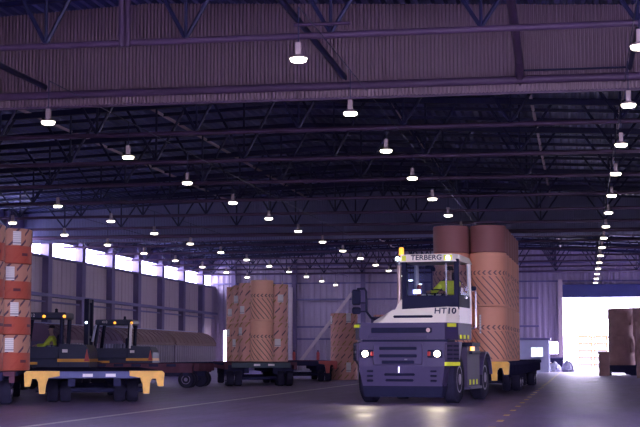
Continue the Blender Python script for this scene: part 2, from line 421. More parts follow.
# left wall: columns, panels, high windows
COLS = [98.4 - 4.97 * k for k in range(-0, 9)]
wl_ = struct_root('wall_left', 'grey panelled side wall below the high windows')
ribs = MB().bb(XL - 0.25, XL - 0.15, YB, YF + 0.3, 0, 0.25).build('sill', 'column', wl_)
colm = MB().bb(-0.10, 0.34, -0.28, 0.28, 0, 7.8).mesh('column', 'column')
edges = sorted(COLS + [YF, 53.6])
for y in COLS: link_mesh('column', colm, wl_, (XL, y, 0))
def panel_mesh(w, h):
    mb = MB(); nr = 4
    mb.bb(-0.05, 0.0, -w / 2, w / 2, 0, h)
    for i in range(nr):
        yc = -w / 2 + (i + 0.5) * w / nr
        mb.bb(0.0, 0.012, yc - w / nr * 0.42, yc + w / nr * 0.42, 0.03, h - 0.03)
    return mb.mesh('wall_panel', 'wallpanel')
wn = 0
for i in range(len(edges) - 1):
    a, b = edges[i], edges[i + 1]; w = (b - a) / 2
    lo = panel_mesh(w - 0.05, 3.75); hi = panel_mesh(w - 0.05, 1.85)
    for j in range(2):
        yc = a + (j + 0.5) * w
        link_mesh('wall_panel', lo, wl_, (XL, yc, 0.25)); link_mesh('wall_panel', hi, wl_, (XL, yc, 4.15))
    wn += 1
    wr = struct_root('window_%d' % wn, 'bright high window along the left wall, number %d from the near end' % wn)
    fr = MB()
    fr.bb(XL - 0.05, XL + 0.03, a, b, 6.0, 6.07).bb(XL - 0.05, XL + 0.03, a, b, 6.82, 6.9)
    fr.bb(XL - 0.05, XL + 0.03, a, a + 0.06, 6.0, 6.9).bb(XL - 0.05, XL + 0.03, b - 0.06, b, 6.0, 6.9)
    fr.build('window_frame', 'girt', wr)
    pn = MB().bb(-0.01, 0.01, 0, 2 * w - 0.12, 6.07, 6.82).mesh('pane', 'window')
    link_mesh('pane', pn, wr, (XL - 0.02, a + 0.06, 0))
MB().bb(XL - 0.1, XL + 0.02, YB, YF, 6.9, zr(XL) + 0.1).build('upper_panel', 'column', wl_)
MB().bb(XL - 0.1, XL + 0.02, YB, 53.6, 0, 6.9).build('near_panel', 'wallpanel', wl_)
MB().bb(XL - 0.12, XL - 0.06, 53.6, YF, 0, 6.0).build('light_leak_board', 'girt', wl_)  # added to stop daylight leaking between the panels
MB().bb(XL + 0.02, XL + 0.46, 53.6, YF, 3.98, 4.13).build('girt', 'girt', wl_)
MB().bb(XL + 0.02, XL + 0.22, 53.6, YF, 3.70, 3.78).build('girt', 'girt', wl_)
MB().bb(XL + 0.02, XL + 0.30, 53.6, YF, 5.92, 6.01).build('girt', 'girt', wl_)

# unseen right wall and near end, openings placed and sized for daylight
wrt = struct_root('wall_right', 'grey side wall out of view on the right, with an opening added for daylight')
LIGHT_OPENING = [(84, 93)]  # unseen opening, added to light the far bay
MB().bb(XR, XR + 0.2, YB, YF + 0.3, 5.2, zr(XR) + 0.1).build('cladding_panel', 'wallpanel', wrt)
for a, b in zip([YB] + [q[1] for q in LIGHT_OPENING], [q[0] for q in LIGHT_OPENING] + [YF + 0.3]): MB().bb(XR, XR + 0.2, a, b, 0, 5.2).build('cladding_panel', 'wallpanel', wrt)
struct(MB().bb(XR + 0.3, 90, YB - 0.3, YF + 0.3, -0.22, -0.03).build('ground_right', 'asphalt'), 'unseen asphalt yard outside the added side opening')
wr_ = struct_root('wall_near', 'unseen near end wall with a wide opening sized for the daylight')
MB().bb(XL, -7.0, YB - 0.15, YB, 0, zr(XL) + 0.1).build('cladding_panel', 'wallpanel', wr_)
MB().prism([(-7.0, 6.4), (XR, 6.4), (XR, zr(XR) + 0.1), (-7.0, zr(-7) + 0.1)], YB - 0.15, YB, 'Y').build('cladding_panel', 'wallpanel', wr_)

# far wall
wf = struct_root('wall_far', 'ribbed grey end wall with girts and a bright open door')
DX0, DX1, DZ = -1.25, 6.6, 5.05
def fw(x0, x1, z0, z1): corrug_x(x0, x1, z0, z1, YF, 0.42, 0.06, 0.135).build('cladding_panel', 'farwall', wf)
fw(XL - 0.3, -25.38, 0, None); fw(-25.38, -24.98, 2.85, None); fw(-24.98, -2.80, 0, None)
fw(-2.80, -1.63, 2.0, None); fw(-2.80, -1.63, 0, 1.2); fw(-1.63, DX0, 0, None)
fw(DX0, DX1, 5.9, None); fw(DX1, XR, 0, None)
for z in (5.04, 3.09, 2.23): MB().bb(-24.5, -2.9, YF - 0.22, YF - 0.07, z - 0.06, z + 0.06).build('girt', 'girt', wf)
for z in (7.48, 6.86, 6.2): MB().bb(XL, XR, YF - 0.22, YF - 0.07, z - 0.05, z + 0.05).build('girt', 'girt', wf)
for x in (-24.6, -20.15, -15.2, -10.2, -5.6): MB().bb(x - 0.15, x + 0.15, YF - 0.42, YF - 0.07, 0, 7.75).build('post', 'column', wf)
MB().bb(-20.5, -20.25, YF - 0.62, YF - 0.42, 0, 5.9).build('post', 'timber_pale', wf)
MB().bb(DX0 - 0.30, DX0, YF - 0.45, YF + 0.05, 0, 6.3).build('door_jamb', 'timber_pale', wf)
MB().bb(DX1, DX1 + 0.3, YF - 0.45, YF + 0.05, 0, 6.3).build('door_jamb', 'column', wf)
MB().bb(DX0, DX1, YF - 0.5, YF + 0.1, DZ, 5.95, 0.03).build('door_hood', 'header', wf)
b0, b1 = at(299, 363, 101), at(352, 293, 101)
MB().box((b0 + b1) / 2, ((b1 - b0).length, 0.16, 0.22), 0, 0.02, Matrix.Rotation(-math.atan2(b1.z - b0.z, b1.x - b0.x), 4, 'Y')).build('diagonal_strut', 'timber_pale', wf)

# ================================================================== LAMPS
def lamp_parts():
    st = MB().tube([(0, 0, 0.30), (0, 0, 2.335)], 0.012, 6).mesh('drop_rod', 'steel_dark')
    bx = MB().bb(-0.055, 0.055, -0.055, 0.055, 0.10, 0.31, 0.012).mesh('ballast_box', 'lampgrey')
    pan = MB().lathe([(0.06, 0.115), (0.10, 0.10), (0.155, 0.075), (0.165, 0.055), (0.16, 0.05), (0.10, 0.085), (0.05, 0.10)], 20).mesh('reflector', 'lampgrey', True)
    ln = MB().lathe([(0.158, 0.052), (0.150, 0.02), (0.13, 0.0), (0.0, -0.005)], 20).mesh('lens', 'lens', True)
    return st, bx, pan, ln
LP = lamp_parts(); RODS = {}
for i, x in enumerate((0.93, -4.3, -10.4, -16.0, -19.6)):
    c = MB().tube([(x, 22 + 5.2 * (0, 0, 1, 3, 5)[i], 6.56), (x, 100, 6.56)], 0.009, 6).build('trim_%d' % (i + 6), 'steel_dark', None, True); struct(c, 'thin dark conduit carrying a row of lamps')

ORD = ['nearest', 'second', 'third', 'fourth', 'fifth', 'sixth', 'seventh', 'eighth', 'ninth', 'tenth', 'eleventh', 'twelfth', 'thirteenth', 'fourteenth', 'fifteenth', 'sixteenth']
def lamp(x, y, lab):
    t = thing('high_bay_lamp', lab, 'lamp', (x, y, 5.68), 0, 'high-bay lamps under the roof')
    h = 6.55 - 5.68
    if x not in RODS: RODS[x] = MB().tube([(0, 0, 0.30), (0, 0, h)], 0.012, 6).mesh('drop_rod', 'steel_dark')
    t.scale = (0.86, 0.86, 1)
    for nm, me in zip(('drop_rod', 'ballast_box', 'reflector', 'lens'), (RODS[x],) + LP[1:]): link_mesh(nm, me, t)
for X, k0, rowname in ((0.93, 0, 'row above the far door'), (-4.3, 0, 'row leading over the tractor'), (-10.4, 1, 'row over the standing paper roll'), (-16.0, 3, 'row over the parked forklifts'), (-19.6, 5, 'row nearest the high windows')):
    for j, k in enumerate(range(k0, 15)):
        lamp(X, 22.0 + 5.2 * k, 'lit high-bay lamp, %s in view in the %s' % (ORD[j], rowname))

# ================================================================== PAPER ROLLS
def roll_mesh(name, R, H, m, n=40):
    return MB().lathe([(0.05, 0.06), (0.06, 0.0), (R - 0.03, 0.0), (R - 0.004, 0.012), (R, 0.05), (R, H - 0.05), (R - 0.004, H - 0.012), (R - 0.03, H), (0.06, H), (0.05, H - 0.06)], n).mesh(name, m, True)
def sticker(R, z, ang, w=0.2, h=0.34):
    mb = MB(); vs = []; n = 5; r = R + 0.004
    for i in range(n + 1):
        a = ang + (i / n - 0.5) * w / R
        for rr in (r, r + 0.003):
            vs += [(rr * math.cos(a), rr * math.sin(a), z), (rr * math.cos(a), rr * math.sin(a), z + h)]
    fs = []
    for i in range(n):
        o = i * 4
        fs += [(o + 2, o + 6, o + 7, o + 3), (o, o + 1, o + 5, o + 4), (o, o + 4, o + 6, o + 2), (o + 1, o + 3, o + 7, o + 5)]
    fs += [(0, 2, 3, 1), (4 * n, 4 * n + 1, 4 * n + 3, 4 * n + 2)]
    return mb.add(vs, fs)
KR = (0.74, 0.35, 0.235)
def roll(me, loc, lab, rotz=0, group=None, stick=None, R=0.5):
    if stick:
        t = link_mesh('paper_roll', me, None, loc, rotz); tag(t, lab, 'paper roll', group)
        for z, a, w, h in stick: sticker(R, z, a - rotz, w, h).build('label_sticker', 'sticker', t)
    else:
        t = link_mesh('paper_roll', me, None, loc, rotz); tag(t, lab, 'paper roll', group)
    return t
FACE = -PI / 2 - 0.05     # direction from a roll to the camera (nearly -y)

# main load behind the tractor
TRZ = math.radians(-1.2); TO = Vector((-3.18, 38.55, 0)); TD = 0.93
def trp(x, y, z=0): c, s = math.cos(TRZ), math.sin(TRZ); return (TO.x + x * c - y * s, TO.y + x * s + y * c, z)
HR = 1.47; HT = 0.74
mchev = roll_mat('kraft_chevron_print', 'chevron', KR, HR, 0.5)
mtop = roll_mat('wine_brown_kraft', 'plain', (0.27, 0.115, 0.115), HT, 0.49)
me_main = roll_mesh('paper_roll', 0.505, HR, mchev); me_topr = roll_mesh('paper_roll', 0.49, HT, mtop)
rows = ['front', 'second', 'third', 'fourth', 'fifth', 'rearmost']
for i in range(6):
    for j, sx in enumerate((-0.35, 0.67)):
        side = ('behind the tractor cab', 'on the open right side')[j]
        p = trp(sx, 1.25 + i * 1.04)
        rz = random.uniform(-.25, .25) + (0 if i == 0 else random.uniform(0, 6))
        roll(me_main, (p[0], p[1], TD), 'brown wrapped paper roll, lowest in the %s stack %s' % (rows[i], side), rz, 'rolls on the trailer behind the tractor', [(0.75, FACE - 0.35, 0.05, 0.5)] if (j == 1 and i == 0) else None, 0.505)
        roll(me_main, (p[0], p[1], TD + HR + .002), 'brown wrapped paper roll, middle of the %s stack %s' % (rows[i], side), rz + .1, 'rolls on the trailer behind the tractor', [(0.5, FACE + 0.75, 0.08, 0.5)] if (j == 1 and i in (1, 3)) else None, 0.505)
        roll(me_topr, (p[0] + .01, p[1], TD + 2 * HR + .004), 'short wine-brown roll on top of the %s stack %s' % (rows[i], side), rz, 'rolls on the trailer behind the tractor')

# dash-printed rolls: middle trailer and floor
mdash = roll_mat('kraft_dash_print', 'dash', (0.70, 0.37, 0.31), 1.47, 0.42)
mdash2 = roll_mat('kraft_dash_print_large', 'dash', (0.68, 0.34, 0.29), 1.47, 0.61)
mchev2 = roll_mat('kraft_chevron_print_small', 'chevron', (0.90, 0.48, 0.34), 1.44, 0.42)
me_d = roll_mesh('paper_roll', 0.42, 1.42, mdash); me_c2 = roll_mesh('paper_roll', 0.41, 1.45, mchev2); me_f = roll_mesh('paper_roll', 0.605, 1.47, mdash2)
ND = 0.86
mid = [((-11.25, 50.81), me_c2, 1.45, 'smooth front stack with slanted line print'), ((-11.77 - .1, 51.63), me_d, 1.42, 'stack just behind the smooth front stack on its left'),
       ((-12.19 - .12, 52.5), me_d, 1.40, 'second stack from the left on the middle trailer'), ((-12.65 - .10, 53.35), me_d, 1.39, 'leftmost stack on the middle trailer'),
       ((-10.93, 51.86), me_d, 1.40, 'rightmost stack on the middle trailer'), ((-11.4, 52.75), me_d, 1.40, 'stack hidden deepest on the middle trailer')]
for i, ((x, y), me, h, nm) in enumerate(mid):
    for lv in (0, 1):
        st = None
        if i in (1, 2, 3, 4): st = [((0.95, 0.30)[lv] if i % 2 else (0.55, 0.75)[lv], FACE + (-0.75 if i != 4 else 0.35) + lv * .25, 0.22, 0.28)]
        o = roll(me, (x, y, ND + lv * h * 1.002), 'brown paper roll, %s of %s' % (('lower', 'upper')[lv], nm), random.uniform(0, 6) if i else 0.3, 'rolls on the middle trailer', st, 0.42)
        if h < 1.40: o.scale.z = h / 1.42
        elif me is me_d: o.scale.z = h / 1.42
for lv in (0, 1):
    roll(me_f, (-10.42, 64.0, lv * 1.473), ('brown dash-printed paper roll standing on the floor beside the tractor', 'brown paper roll stacked on top of the one on the floor')[lv], lv * 1.3, 'rolls standing on the floor',
         [(0.35 + .7 * lv, FACE + 0.55, 0.22, 0.42)] + ([(1.0, FACE - 1.0, 0.2, 0.36)] if lv else []), 0.605)
    roll(me_f, (-8.85, 66.6, lv * 1.473), ('lower brown paper roll half hidden behind the tractor mirror', 'upper brown paper roll half hidden behind the tractor mirror')[lv], 2 + lv, 'rolls standing on the floor', [(1.02, FACE - 0.25, 0.22, 0.36)], 0.605)

# red-banded rolls at the left edge
mred = roll_mat('kraft_red_band', 'redband', (0.50, 0.25, 0.18), 0.815, 0.58, (0.05, 0.03, 0.08))
me_r = roll_mesh('paper_roll', 0.585, 0.812, mred)
LORD = ['lowest', 'second from the deck', 'third from the deck', 'topmost']
for nm, (x, y) in (('right red-banded stack', (-13.13, 31.82)), ('red-banded stack cut by the left edge', (-13.27, 30.56))):
    for lv in range(4):
        rz = 0.35 * lv
        roll(me_r, (x, y, 0.745 + lv * 0.8145), 'red-banded brown roll, %s in the %s' % (LORD[lv], nm), rz, 'red-banded rolls at the left edge',
             [(0.43, FACE + (0.62, 0.80, 0.60, 0.85)[lv], 0.20, 0.31)] if 'right' in nm else None, 0.585)

# ================================================================== ROLL TRAILERS
def wheel_parts(root, x, y, r, w, side, rimr=0.55, nm='wheel'):
    t = MB().lathe([(r * 0.55, -w / 2 + .01), (r * 0.9, -w / 2), (r, -w / 2 + 0.04), (r, w / 2 - 0.04), (r * 0.9, w / 2), (r * 0.55, w / 2 - .01)], 28, (0, 0, 0), 'X').build(nm, 'rubber', root, True, (x, y, r))
    h = MB()
    s = side
    h.lathe([(r * rimr, -w * 0.42), (r * rimr, s * w * 0.47), (r * rimr * 0.86, s * w * 0.47), (r * rimr * 0.8, s * w * 0.30), (r * 0.24, s * w * 0.36), (r * 0.22, s * w * 0.52), (0.0, s * w * 0.54)] if s > 0 else
            [(r * rimr, w * 0.42), (r * rimr, s * w * 0.47), (r * rimr * 0.86, s * w * 0.47), (r * rimr * 0.8, s * w * 0.30), (r * 0.24, s * w * 0.36), (r * 0.22, s * w * 0.52), (0.0, s * w * 0.54)], 20, (0, 0, 0), 'X')
    h.build('rim', 'rim', t, True)
    return t
def trailer(lab, loc, rotz, L, Wd, top, mdeck, mbeam, mhook, wheel_y, pockets=True, plates=True, thick=0.20, hookside=(-1, 1), wq=(0.22, 0.52)):
    t = thing('roll_trailer', lab, 'trailer', loc, rotz, 'flat roll trailers')
    hw = Wd / 2
    MB().bb(-hw, hw, 0.18, L, top - 0.10, top, 0.01).build('deck', mdeck, t)
    for s in (-1, 1): MB().bb(s * (hw - 0.12), s * hw, 0.18, L, top - thick - 0.05, top - 0.10).build('side_beam', mdeck, t)
    MB().bb(-hw + .25, hw - .25, 0, 0.20, top - thick, top - 0.01, 0.015).build('end_beam', mbeam, t)
    MB().bb(-hw + .1, hw - .1, L - .02, L + 0.12, top - thick, top - 0.01, 0.015).build('end_beam', mbeam, t)
    for s in (-0.5, 0.5): MB().bb(s - 0.08, s + 0.08, 0.2, L, top - thick - 0.18, top - 0.1).build('chassis_rail', 'deck_dark', t)
    if mhook:
        for s in hookside:
            a = s * hw
            prof = [(0, 0), (-0.72, 0), (-0.72, -0.11), (-0.48, -0.15), (-0.43, -0.30), (-0.41, -0.50), (-0.28, -0.50), (-0.26, -0.24), (-0.22, -0.17), (-0.13, -0.17), (-0.09, -0.34), (0.03, -0.34), (0.05, -0.05)]
            MB().prism([(a + s * (px), top + pz) for px, pz in prof], -0.06, 0.20, 'Y').build('corner_hook', mhook, t)
    if plates:
        for x in (-0.15, 0.35): MB().bb(x - 0.11, x + 0.11, -0.008, 0.0, top - 0.13, top - 0.06).build('number_plate', 'paperwhite', t)
    for y in wheel_y:
        MB().tube([(-hw + 0.15, y, 0.28), (hw - 0.15, y, 0.28)], 0.06, 8).build('axle', 'deck_dark', t)
        for s in (-1, 1):
            for q in wq: wheel_parts(t, s * (hw - q), y, 0.28, 0.26, s)
            MB().bb(s * (hw - wq[1] - .2), s * (hw - wq[0] + .15), y - 0.10, y + 0.10, 0.40, top - 0.1, 0.01).build('bogie', 'deck_dark', t)
    if pockets:
        pk = MB().bb(-0.03, 0.03, -0.16, 0.16, -0.09, 0.0, 0.01).mesh('lashing_pocket', 'deck_dark')
        y = 0.9
        while y < L - 0.3:
            for s in (-1, 1): link_mesh('lashing_pocket', pk, t, (s * (hw + 0.025), y, top - 0.02))
            y += 0.62
    return t
trailer('loaded roll trailer coupled behind the white tractor, yellow hooks', (TO.x, TO.y, 0), TRZ, 17.5, 2.5, TD, 'deck_dark', 'deck_dark', 'yellowp', (7.0, 8.0, 15.0, 16.0), True, False, 0.34)
trailer('empty near roll trailer with blue end beam and worn yellow corner hooks', (-10.58, 30.77, 0), math.radians(20), 10.5, 2.96, 0.75, 'deck_dark', 'deck_blue', 'yellowp', (2.4, 3.1, 8.0), True, True, 0.16, (-1, 1), (0.55, 0.85))
trailer('dark roll trailer at the left edge carrying the red-banded rolls', (-13.42, 29.70, 0), math.radians(20), 9.0, 2.6, 0.74, 'deck_wine', 'deck_dark', None, (1.0, 1.8, 7.0), True, False)
trailer('dark green ended roll trailer carrying the middle roll stacks', (-11.05, 49.85, 0), math.radians(17), 9.0, 2.55, 0.85, 'deck_wine', 'deck_green', None, (0.9, 1.6, 7.0), True, True)
trailer('low rusty brown roll trailer seen side on behind the yellow hook', (-12.62, 48.35, 0), math.radians(88), 8.5, 2.3, 0.82, 'deck_wine', 'deck_wine', None, (0.42, 6.5), True, False, 0.26)
trailer('far roll trailer with a red corner hook behind the standing roll', (-11.15, 59.0, 0), math.radians(14), 8.0, 2.4, 0.86, 'deck_wine', 'deck_dark', 'redp', (1.6, 6.0), False, False, 0.2, (1,))

# ================================================================== PEOPLE
def skin_mesh(chains, name, m, sub=1):
    """chains: list of lists of ((x,y,z), radius); first vertices at the same place are merged; root = first vertex"""
    bm = bmesh.new(); lay = bm.verts.layers.skin.verify(); seen = {}
    root = None
    for ch in chains:
        prev = None
        for p, r in ch:
            k = tuple(round(c, 4) for c in p)
            if k in seen: v = seen[k]
            else:
                v = bm.verts.new(p); seen[k] = v
                v[lay].radius = (r, r) if not isinstance(r, tuple) else r
                if root is None: root = v; v[lay].use_root = True
            if prev is not None and prev is not v and bm.edges.get((prev, v)) is None: bm.edges.new((prev, v))
            prev = v
    me = bpy.data.meshes.new('tmp'); bm.to_mesh(me); bm.free()
    o = bpy.data.objects.new('tmp', me); COL.objects.link(o)
    o.modifiers.new('s', 'SKIN'); sd = o.modifiers.new('d', 'SUBSURF'); sd.levels = sub; sd.render_levels = sub
    dg = bpy.context.evaluated_depsgraph_get(); dg.update()
    r = bpy.data.meshes.new_from_object(o.evaluated_get(dg)); r.name = name
    bpy.data.objects.remove(o); bpy.data.meshes.remove(me)
    r.materials.clear(); r.materials.append(M[m])
    for p in r.polygons: p.use_smooth = True
    return r
def driver(lab, loc, rotz, lhand, rhand, headturn=0.0):
    """seated person facing -y, origin on the seat surface under the hips; hands at the given points"""
    t = thing('person', lab, 'person', loc, rotz)
    pel = (0, 0, 0.10); ch = []
    ch.append([(pel, 0.15), ((0, 0.02, 0.28), 0.14), ((0, 0.03, 0.45), (0.17, 0.13)), ((0, 0.02, 0.54), 0.08), ((0, 0.0, 0.62), 0.055), ((0, -0.02, 0.69), 0.075), ((0, -0.015, 0.79), 0.085), ((0, -0.01, 0.85), 0.05)])
    arms = []
    for s, hnd in ((-1, lhand), (1, rhand)):
        sh = Vector((s * 0.20, 0.03, 0.48)); h = Vector(hnd); el = (sh + h) / 2 + Vector((s * 0.07, 0.06, -0.12))
        wr = el + (h - el) * 0.78
        arms.append((s, sh, el, wr, h))
        ch.append([((0, 0.03, 0.45), 0.14), (tuple(sh), 0.065), (tuple(el), 0.045), (tuple(wr), 0.032), (tuple(h), (0.045, 0.03))])
        ch.append([(pel, 0.15), ((s * 0.11, -0.05, 0.09), 0.09), ((s * 0.15, -0.45, 0.10), 0.065), ((s * 0.15, -0.47, -0.30), 0.045), ((s * 0.15, -0.60, -0.34), 0.04)])
    body = skin_mesh(ch, 'body', 'skin', 2)
    mb = MB(); mb.v = [tuple(v.co) for v in body.vertices]; mb.f = [tuple(p.vertices) for p in body.polygons]
    for s, sh, el, wr, h in arms:       # fingers and thumb, rooted in the palm and curled
        d = (h - el).normalized(); sd = d.cross(Vector((0, 0, 1))).normalized(); dn = sd.cross(d).normalized()
        if dn.z > 0: dn = -dn
        for q, L in ((-0.03, 0.060), (-0.01, 0.072), (0.01, 0.068), (0.03, 0.052)):
            a = h + sd * q
            mb.tube([a, a + d * L * 0.7, a + d * L + dn * 0.03, a + d * L * 0.75 + dn * 0.06], [0.010, 0.010, 0.009, 0.007], 6)
        a = h - d * 0.03 - sd * s * 0.035
        mb.tube([a, a - sd * s * 0.03 + d * 0.03, a - sd * s * 0.025 + d * 0.06 + dn * 0.02], [0.012, 0.011, 0.008], 6)
    # face: nose, ears
    mb.tube([(0, -0.085, 0.79), (0, -0.115, 0.755), (0, -0.09, 0.745)], [0.008, 0.016, 0.010], 6)
    for s in (-1, 1): mb.lathe([(0.0, -0.008), (0.028, -0.005), (0.028, 0.005), (0.0, 0.008)], 10, (s * 0.086, 0.0, 0.775), 'X')
    mb.build('body', 'skin', t, True)
    hd = Vector((0, 0, 0.78))
    for s in (-1, 1): MB().lathe([(0.0, -0.012), (0.013, -0.004), (0.013, 0.004), (0.0, 0.012)], 8, (s * 0.032, -0.085, 0.79), 'Y').build('eye', 'ink', t)
    MB().box((0, -0.088, 0.715), (0.045, 0.012, 0.010), 0, 0.003).build('mouth', 'redlens', t)
    MB().lathe([(0.093, 0.80), (0.098, 0.84), (0.08, 0.885), (0.04, 0.905), (0.0, 0.908)], 16, (0, 0.012, 0), 'Z').build('hair', 'hair', t, True)
    # clothes
    jk = [[((0, 0.0, 0.12), 0.175), ((0, 0.02, 0.28), 0.165), ((0, 0.03, 0.45), (0.195, 0.155)), ((0, 0.02, 0.545), 0.095)]]
    for s, sh, el, wr, h in arms: jk.append([((0, 0.03, 0.45), 0.16), (tuple(sh), 0.085), (tuple(el), 0.062), (tuple(wr), 0.048)])
    j = link_mesh('jacket', skin_mesh(jk, 'jacket', 'hivis', 2), t)
    tr = []
    for s in (-1, 1): tr.append([((0, 0, 0.08), 0.165), ((s * 0.11, -0.05, 0.09), 0.105), ((s * 0.15, -0.45, 0.10), 0.08), ((s * 0.15, -0.47, -0.26), 0.06)])
    link_mesh('trousers', skin_mesh(tr, 'trousers', 'trousers', 2), t)
    for s in (-1, 1): MB().bb(s * 0.15 - .045, s * 0.15 + .045, -0.70, -0.42, -0.40, -0.28, 0.03).build('boot', 'blackp', t)
    MB().lathe([(0.172, 0.20), (0.178, 0.205), (0.178, 0.245), (0.172, 0.25)], 20, (0, 0.015, 0)).build('reflective_band', 'chrome', j, True)
    return t

# ================================================================== THE WHITE TRACTOR
TT = thing('terminal_tractor', 'white-cabbed terminal tractor with dark grey bumper and lit headlamps', 'tractor', (-4.03, 32.8, 0), math.radians(-7.35))
def plan(f, w, cx, cy, yb, s0=-1, s1=1):
    """front outline: flat front of half width f, chamfers to half width w at depth cy"""
    return [(-w, yb), (-w, cy), (-f, cx), (f, cx), (w, cy), (w, yb)]
def P(name, mb, m, parent=TT, smooth=False): return mb.build(name, m, parent, smooth)
# chassis and coupling
for s in (-1, 1): P('chassis_rail', MB().bb(s * 0.42, s * 0.58, 0.5, 5.1, 0.62, 0.92, 0.01), 'deck_dark')
P('lift_arm', MB().prism([(2.3, 0.95), (4.2, 1.30), (4.9, 1.28), (4.9, 1.10), (4.1, 1.08), (2.3, 0.85)], -0.35, 0.35, 'X'), 'bumper')
P('coupling_plate', MB().prism([(-0.45, 4.0), (0.45, 4.0), (0.5, 4.6), (0.22, 5.1), (0.12, 4.7), (-0.12, 4.7), (-0.22, 5.1), (-0.5, 4.6)], 1.28, 1.36, 'Z'), 'bumper')
# lower bumper
lb = P('bumper', MB().hull([(-0.98, 0.30, 0.40), (-0.92, 0.06, 0.40), (0.92, 0.06, 0.40), (0.98, 0.30, 0.40)], [(-1.05, 0.34, 0.84), (-1.0, 0.0, 0.84), (1.0, 0.0, 0.84), (1.05, 0.34, 0.84)]), 'bumper')
for z, w in ((0.66, 0.36), (0.53, 0.33)):
    P('bumper_slot', MB().box((-0.05, 0.02, z), (w * 2, 0.05, 0.055), 0, 0.02), 'blackp', lb)
for s in (-1, 1):
    for z in (0.74, 0.63, 0.52): P('bumper_slot', MB().box((s * 0.74, 0.02, z), (0.16, 0.05, 0.05), 0, 0.02), 'blackp', lb)
P('tow_pin', MB().tube([(-0.05, -0.04, 0.70), (-0.05, -0.04, 0.84)], 0.022, 8).tube([(-0.05, -0.05, 0.77), (-0.05, 0.05, 0.77)], 0.02, 8), 'chrome', lb)
P('lower_skirt', MB().hull([(-0.93, 0.40, 0.15), (-0.90, 0.14, 0.15), (0.90, 0.14, 0.15), (0.93, 0.40, 0.15)], [(-0.98, 0.40, 0.42), (-0.94, 0.10, 0.42), (0.94, 0.10, 0.42), (0.98, 0.40, 0.42)]), 'blackp', lb)
# grille block
gb = P('grille_block', MB().hull([(-1.22, 0.48, 0.94), (-1.0, 0.0, 0.84), (1.0, 0.0, 0.84), (1.22, 0.48, 0.94), (1.22, 0.62, 1.0), (-1.22, 0.62, 1.0)],
                                 [(-1.22, 0.50, 1.40), (-1.0, 0.03, 1.40), (1.0, 0.03, 1.40), (1.22, 0.50, 1.40), (1.22, 0.9, 1.40), (-1.22, 0.9, 1.40)]), 'bumper')
P('grille_frame', MB().bb(-0.66, 0.50, -0.035, 0.03, 0.88, 1.36, 0.02), 'bumper', gb)
for z, w in ((1.25, 0.44), (1.08, 0.44), (0.94, 0.38)):
    P('grille_slot', MB().box((-0.07, -0.035, z), (w * 2, 0.03, 0.07), 0, 0.015), 'blackp', gb)
P('centre_badge', MB().box((0.12, -0.05, 1.0), (0.07, 0.02, 0.03), 0, 0.01), 'chrome', gb)
for s, xh in ((-1, -0.80), (1, 0.78)):
    hl = P('headlamp_pod', MB().box((xh, -0.005, 1.13), (0.34, 0.06, 0.17), 0, 0.02), 'blackp', gb)
    P('headlamp_lens', MB().lathe([(0.0, -0.05), (0.05, -0.045), (0.07, -0.03), (0.07, 0.0)], 16, (xh + (0.06 if s > 0 else -0.04), -0.01, 1.13), 'Y'), 'headlamp', hl, True)
    P('indicator_lens', MB().box((xh - s * 0.13, -0.035, 1.13), (0.07, 0.03, 0.10), 0, 0.01), 'redlens', hl)
for xh in (-0.84, 0.84):      # the headlamps' own beams
    ld = bpy.data.lights.new('headlamp_beam', 'SPOT'); ld.energy = 38; ld.color = (1.0, 0.85, 0.65); ld.spot_size = math.radians(75); ld.spot_blend = 0.8; ld.shadow_soft_size = 0.06
    lo = bpy.data.objects.new('headlamp_beam', ld); COL.objects.link(lo); lo.parent = TT; lo.location = (xh, -0.10, 1.13); lo.rotation_euler = (math.radians(68), 0, PI)
# louvred corner boxes on the chamfers
for s in (-1, 1):
    mid = Vector((s * 1.115, 0.235, 1.17)); ang = s * math.atan2(0.48, 0.22)
    lv = P('louvre_panel', MB().box((s * 1.125, 0.22, 1.17), (0.50, 0.06, 0.42), ang, 0.015), 'bumper_lit')
    for j in range(4):
        for q in (-0.115, 0.115):
            dx, dy = q * math.cos(ang), q * math.sin(ang)
            P('louvre_slot', MB().box((s * 1.125 + dx + s * 0.030 * math.sin(abs(ang)), 0.22 + dy - 0.030 * math.cos(ang), 1.02 + j * 0.095), (0.19, 0.02, 0.042), ang, 0.008), 'blackp', lv)
    if s > 0: P('hazard_strip', MB().box((s * 1.135, 0.215, 0.90), (0.50, 0.07, 0.085), ang, 0.006), 'hivis', lv)
# upper band
ub = P('upper_band', MB().prism([(-1.20, 1.0), (-1.20, 0.42), (-1.0, 0.05), (1.0, 0.05), (1.22, 0.48), (1.24, 1.85), (0.2, 1.85), (0.2, 1.0)], 1.45, 1.83, 'Z'), 'bumper')
P('band_groove', MB().bb(-0.72, 0.70, 0.03, 0.07, 1.60, 1.72, 0.02), 'blackp', ub)
P('band_rail', MB().bb(-0.80, 0.60, 0.015, 0.06, 1.49, 1.56, 0.015), 'bumper', ub)
P('round_badge', MB().lathe([(0.0, 0.02), (0.045, 0.022), (0.05, 0.035), (0.05, 0.06)], 16, (0.62, 0.0, 1.66), 'Y'), 'copper', ub, True)
P('hazard_strip', MB().box((-1.06, 0.09, 1.76), (0.18, 0.03, 0.07), -1.08 + 0.75, 0.005), 'hivis', ub)
P('hazard_strip', MB().box((1.12, 0.235, 1.775), (0.30, 0.03, 0.085), math.atan2(0.43, 0.22), 0.005), 'hivis', ub)
for y in (0.62, 1.0, 1.4): P('hazard_strip', MB().bb(1.225, 1.25, y, y + 0.14, 1.47, 1.56), 'hivis', ub)
P('gap_shadow_plate', MB().bb(-0.95, 1.05, 0.12, 0.9, 1.39, 1.46), 'blackp', ub)
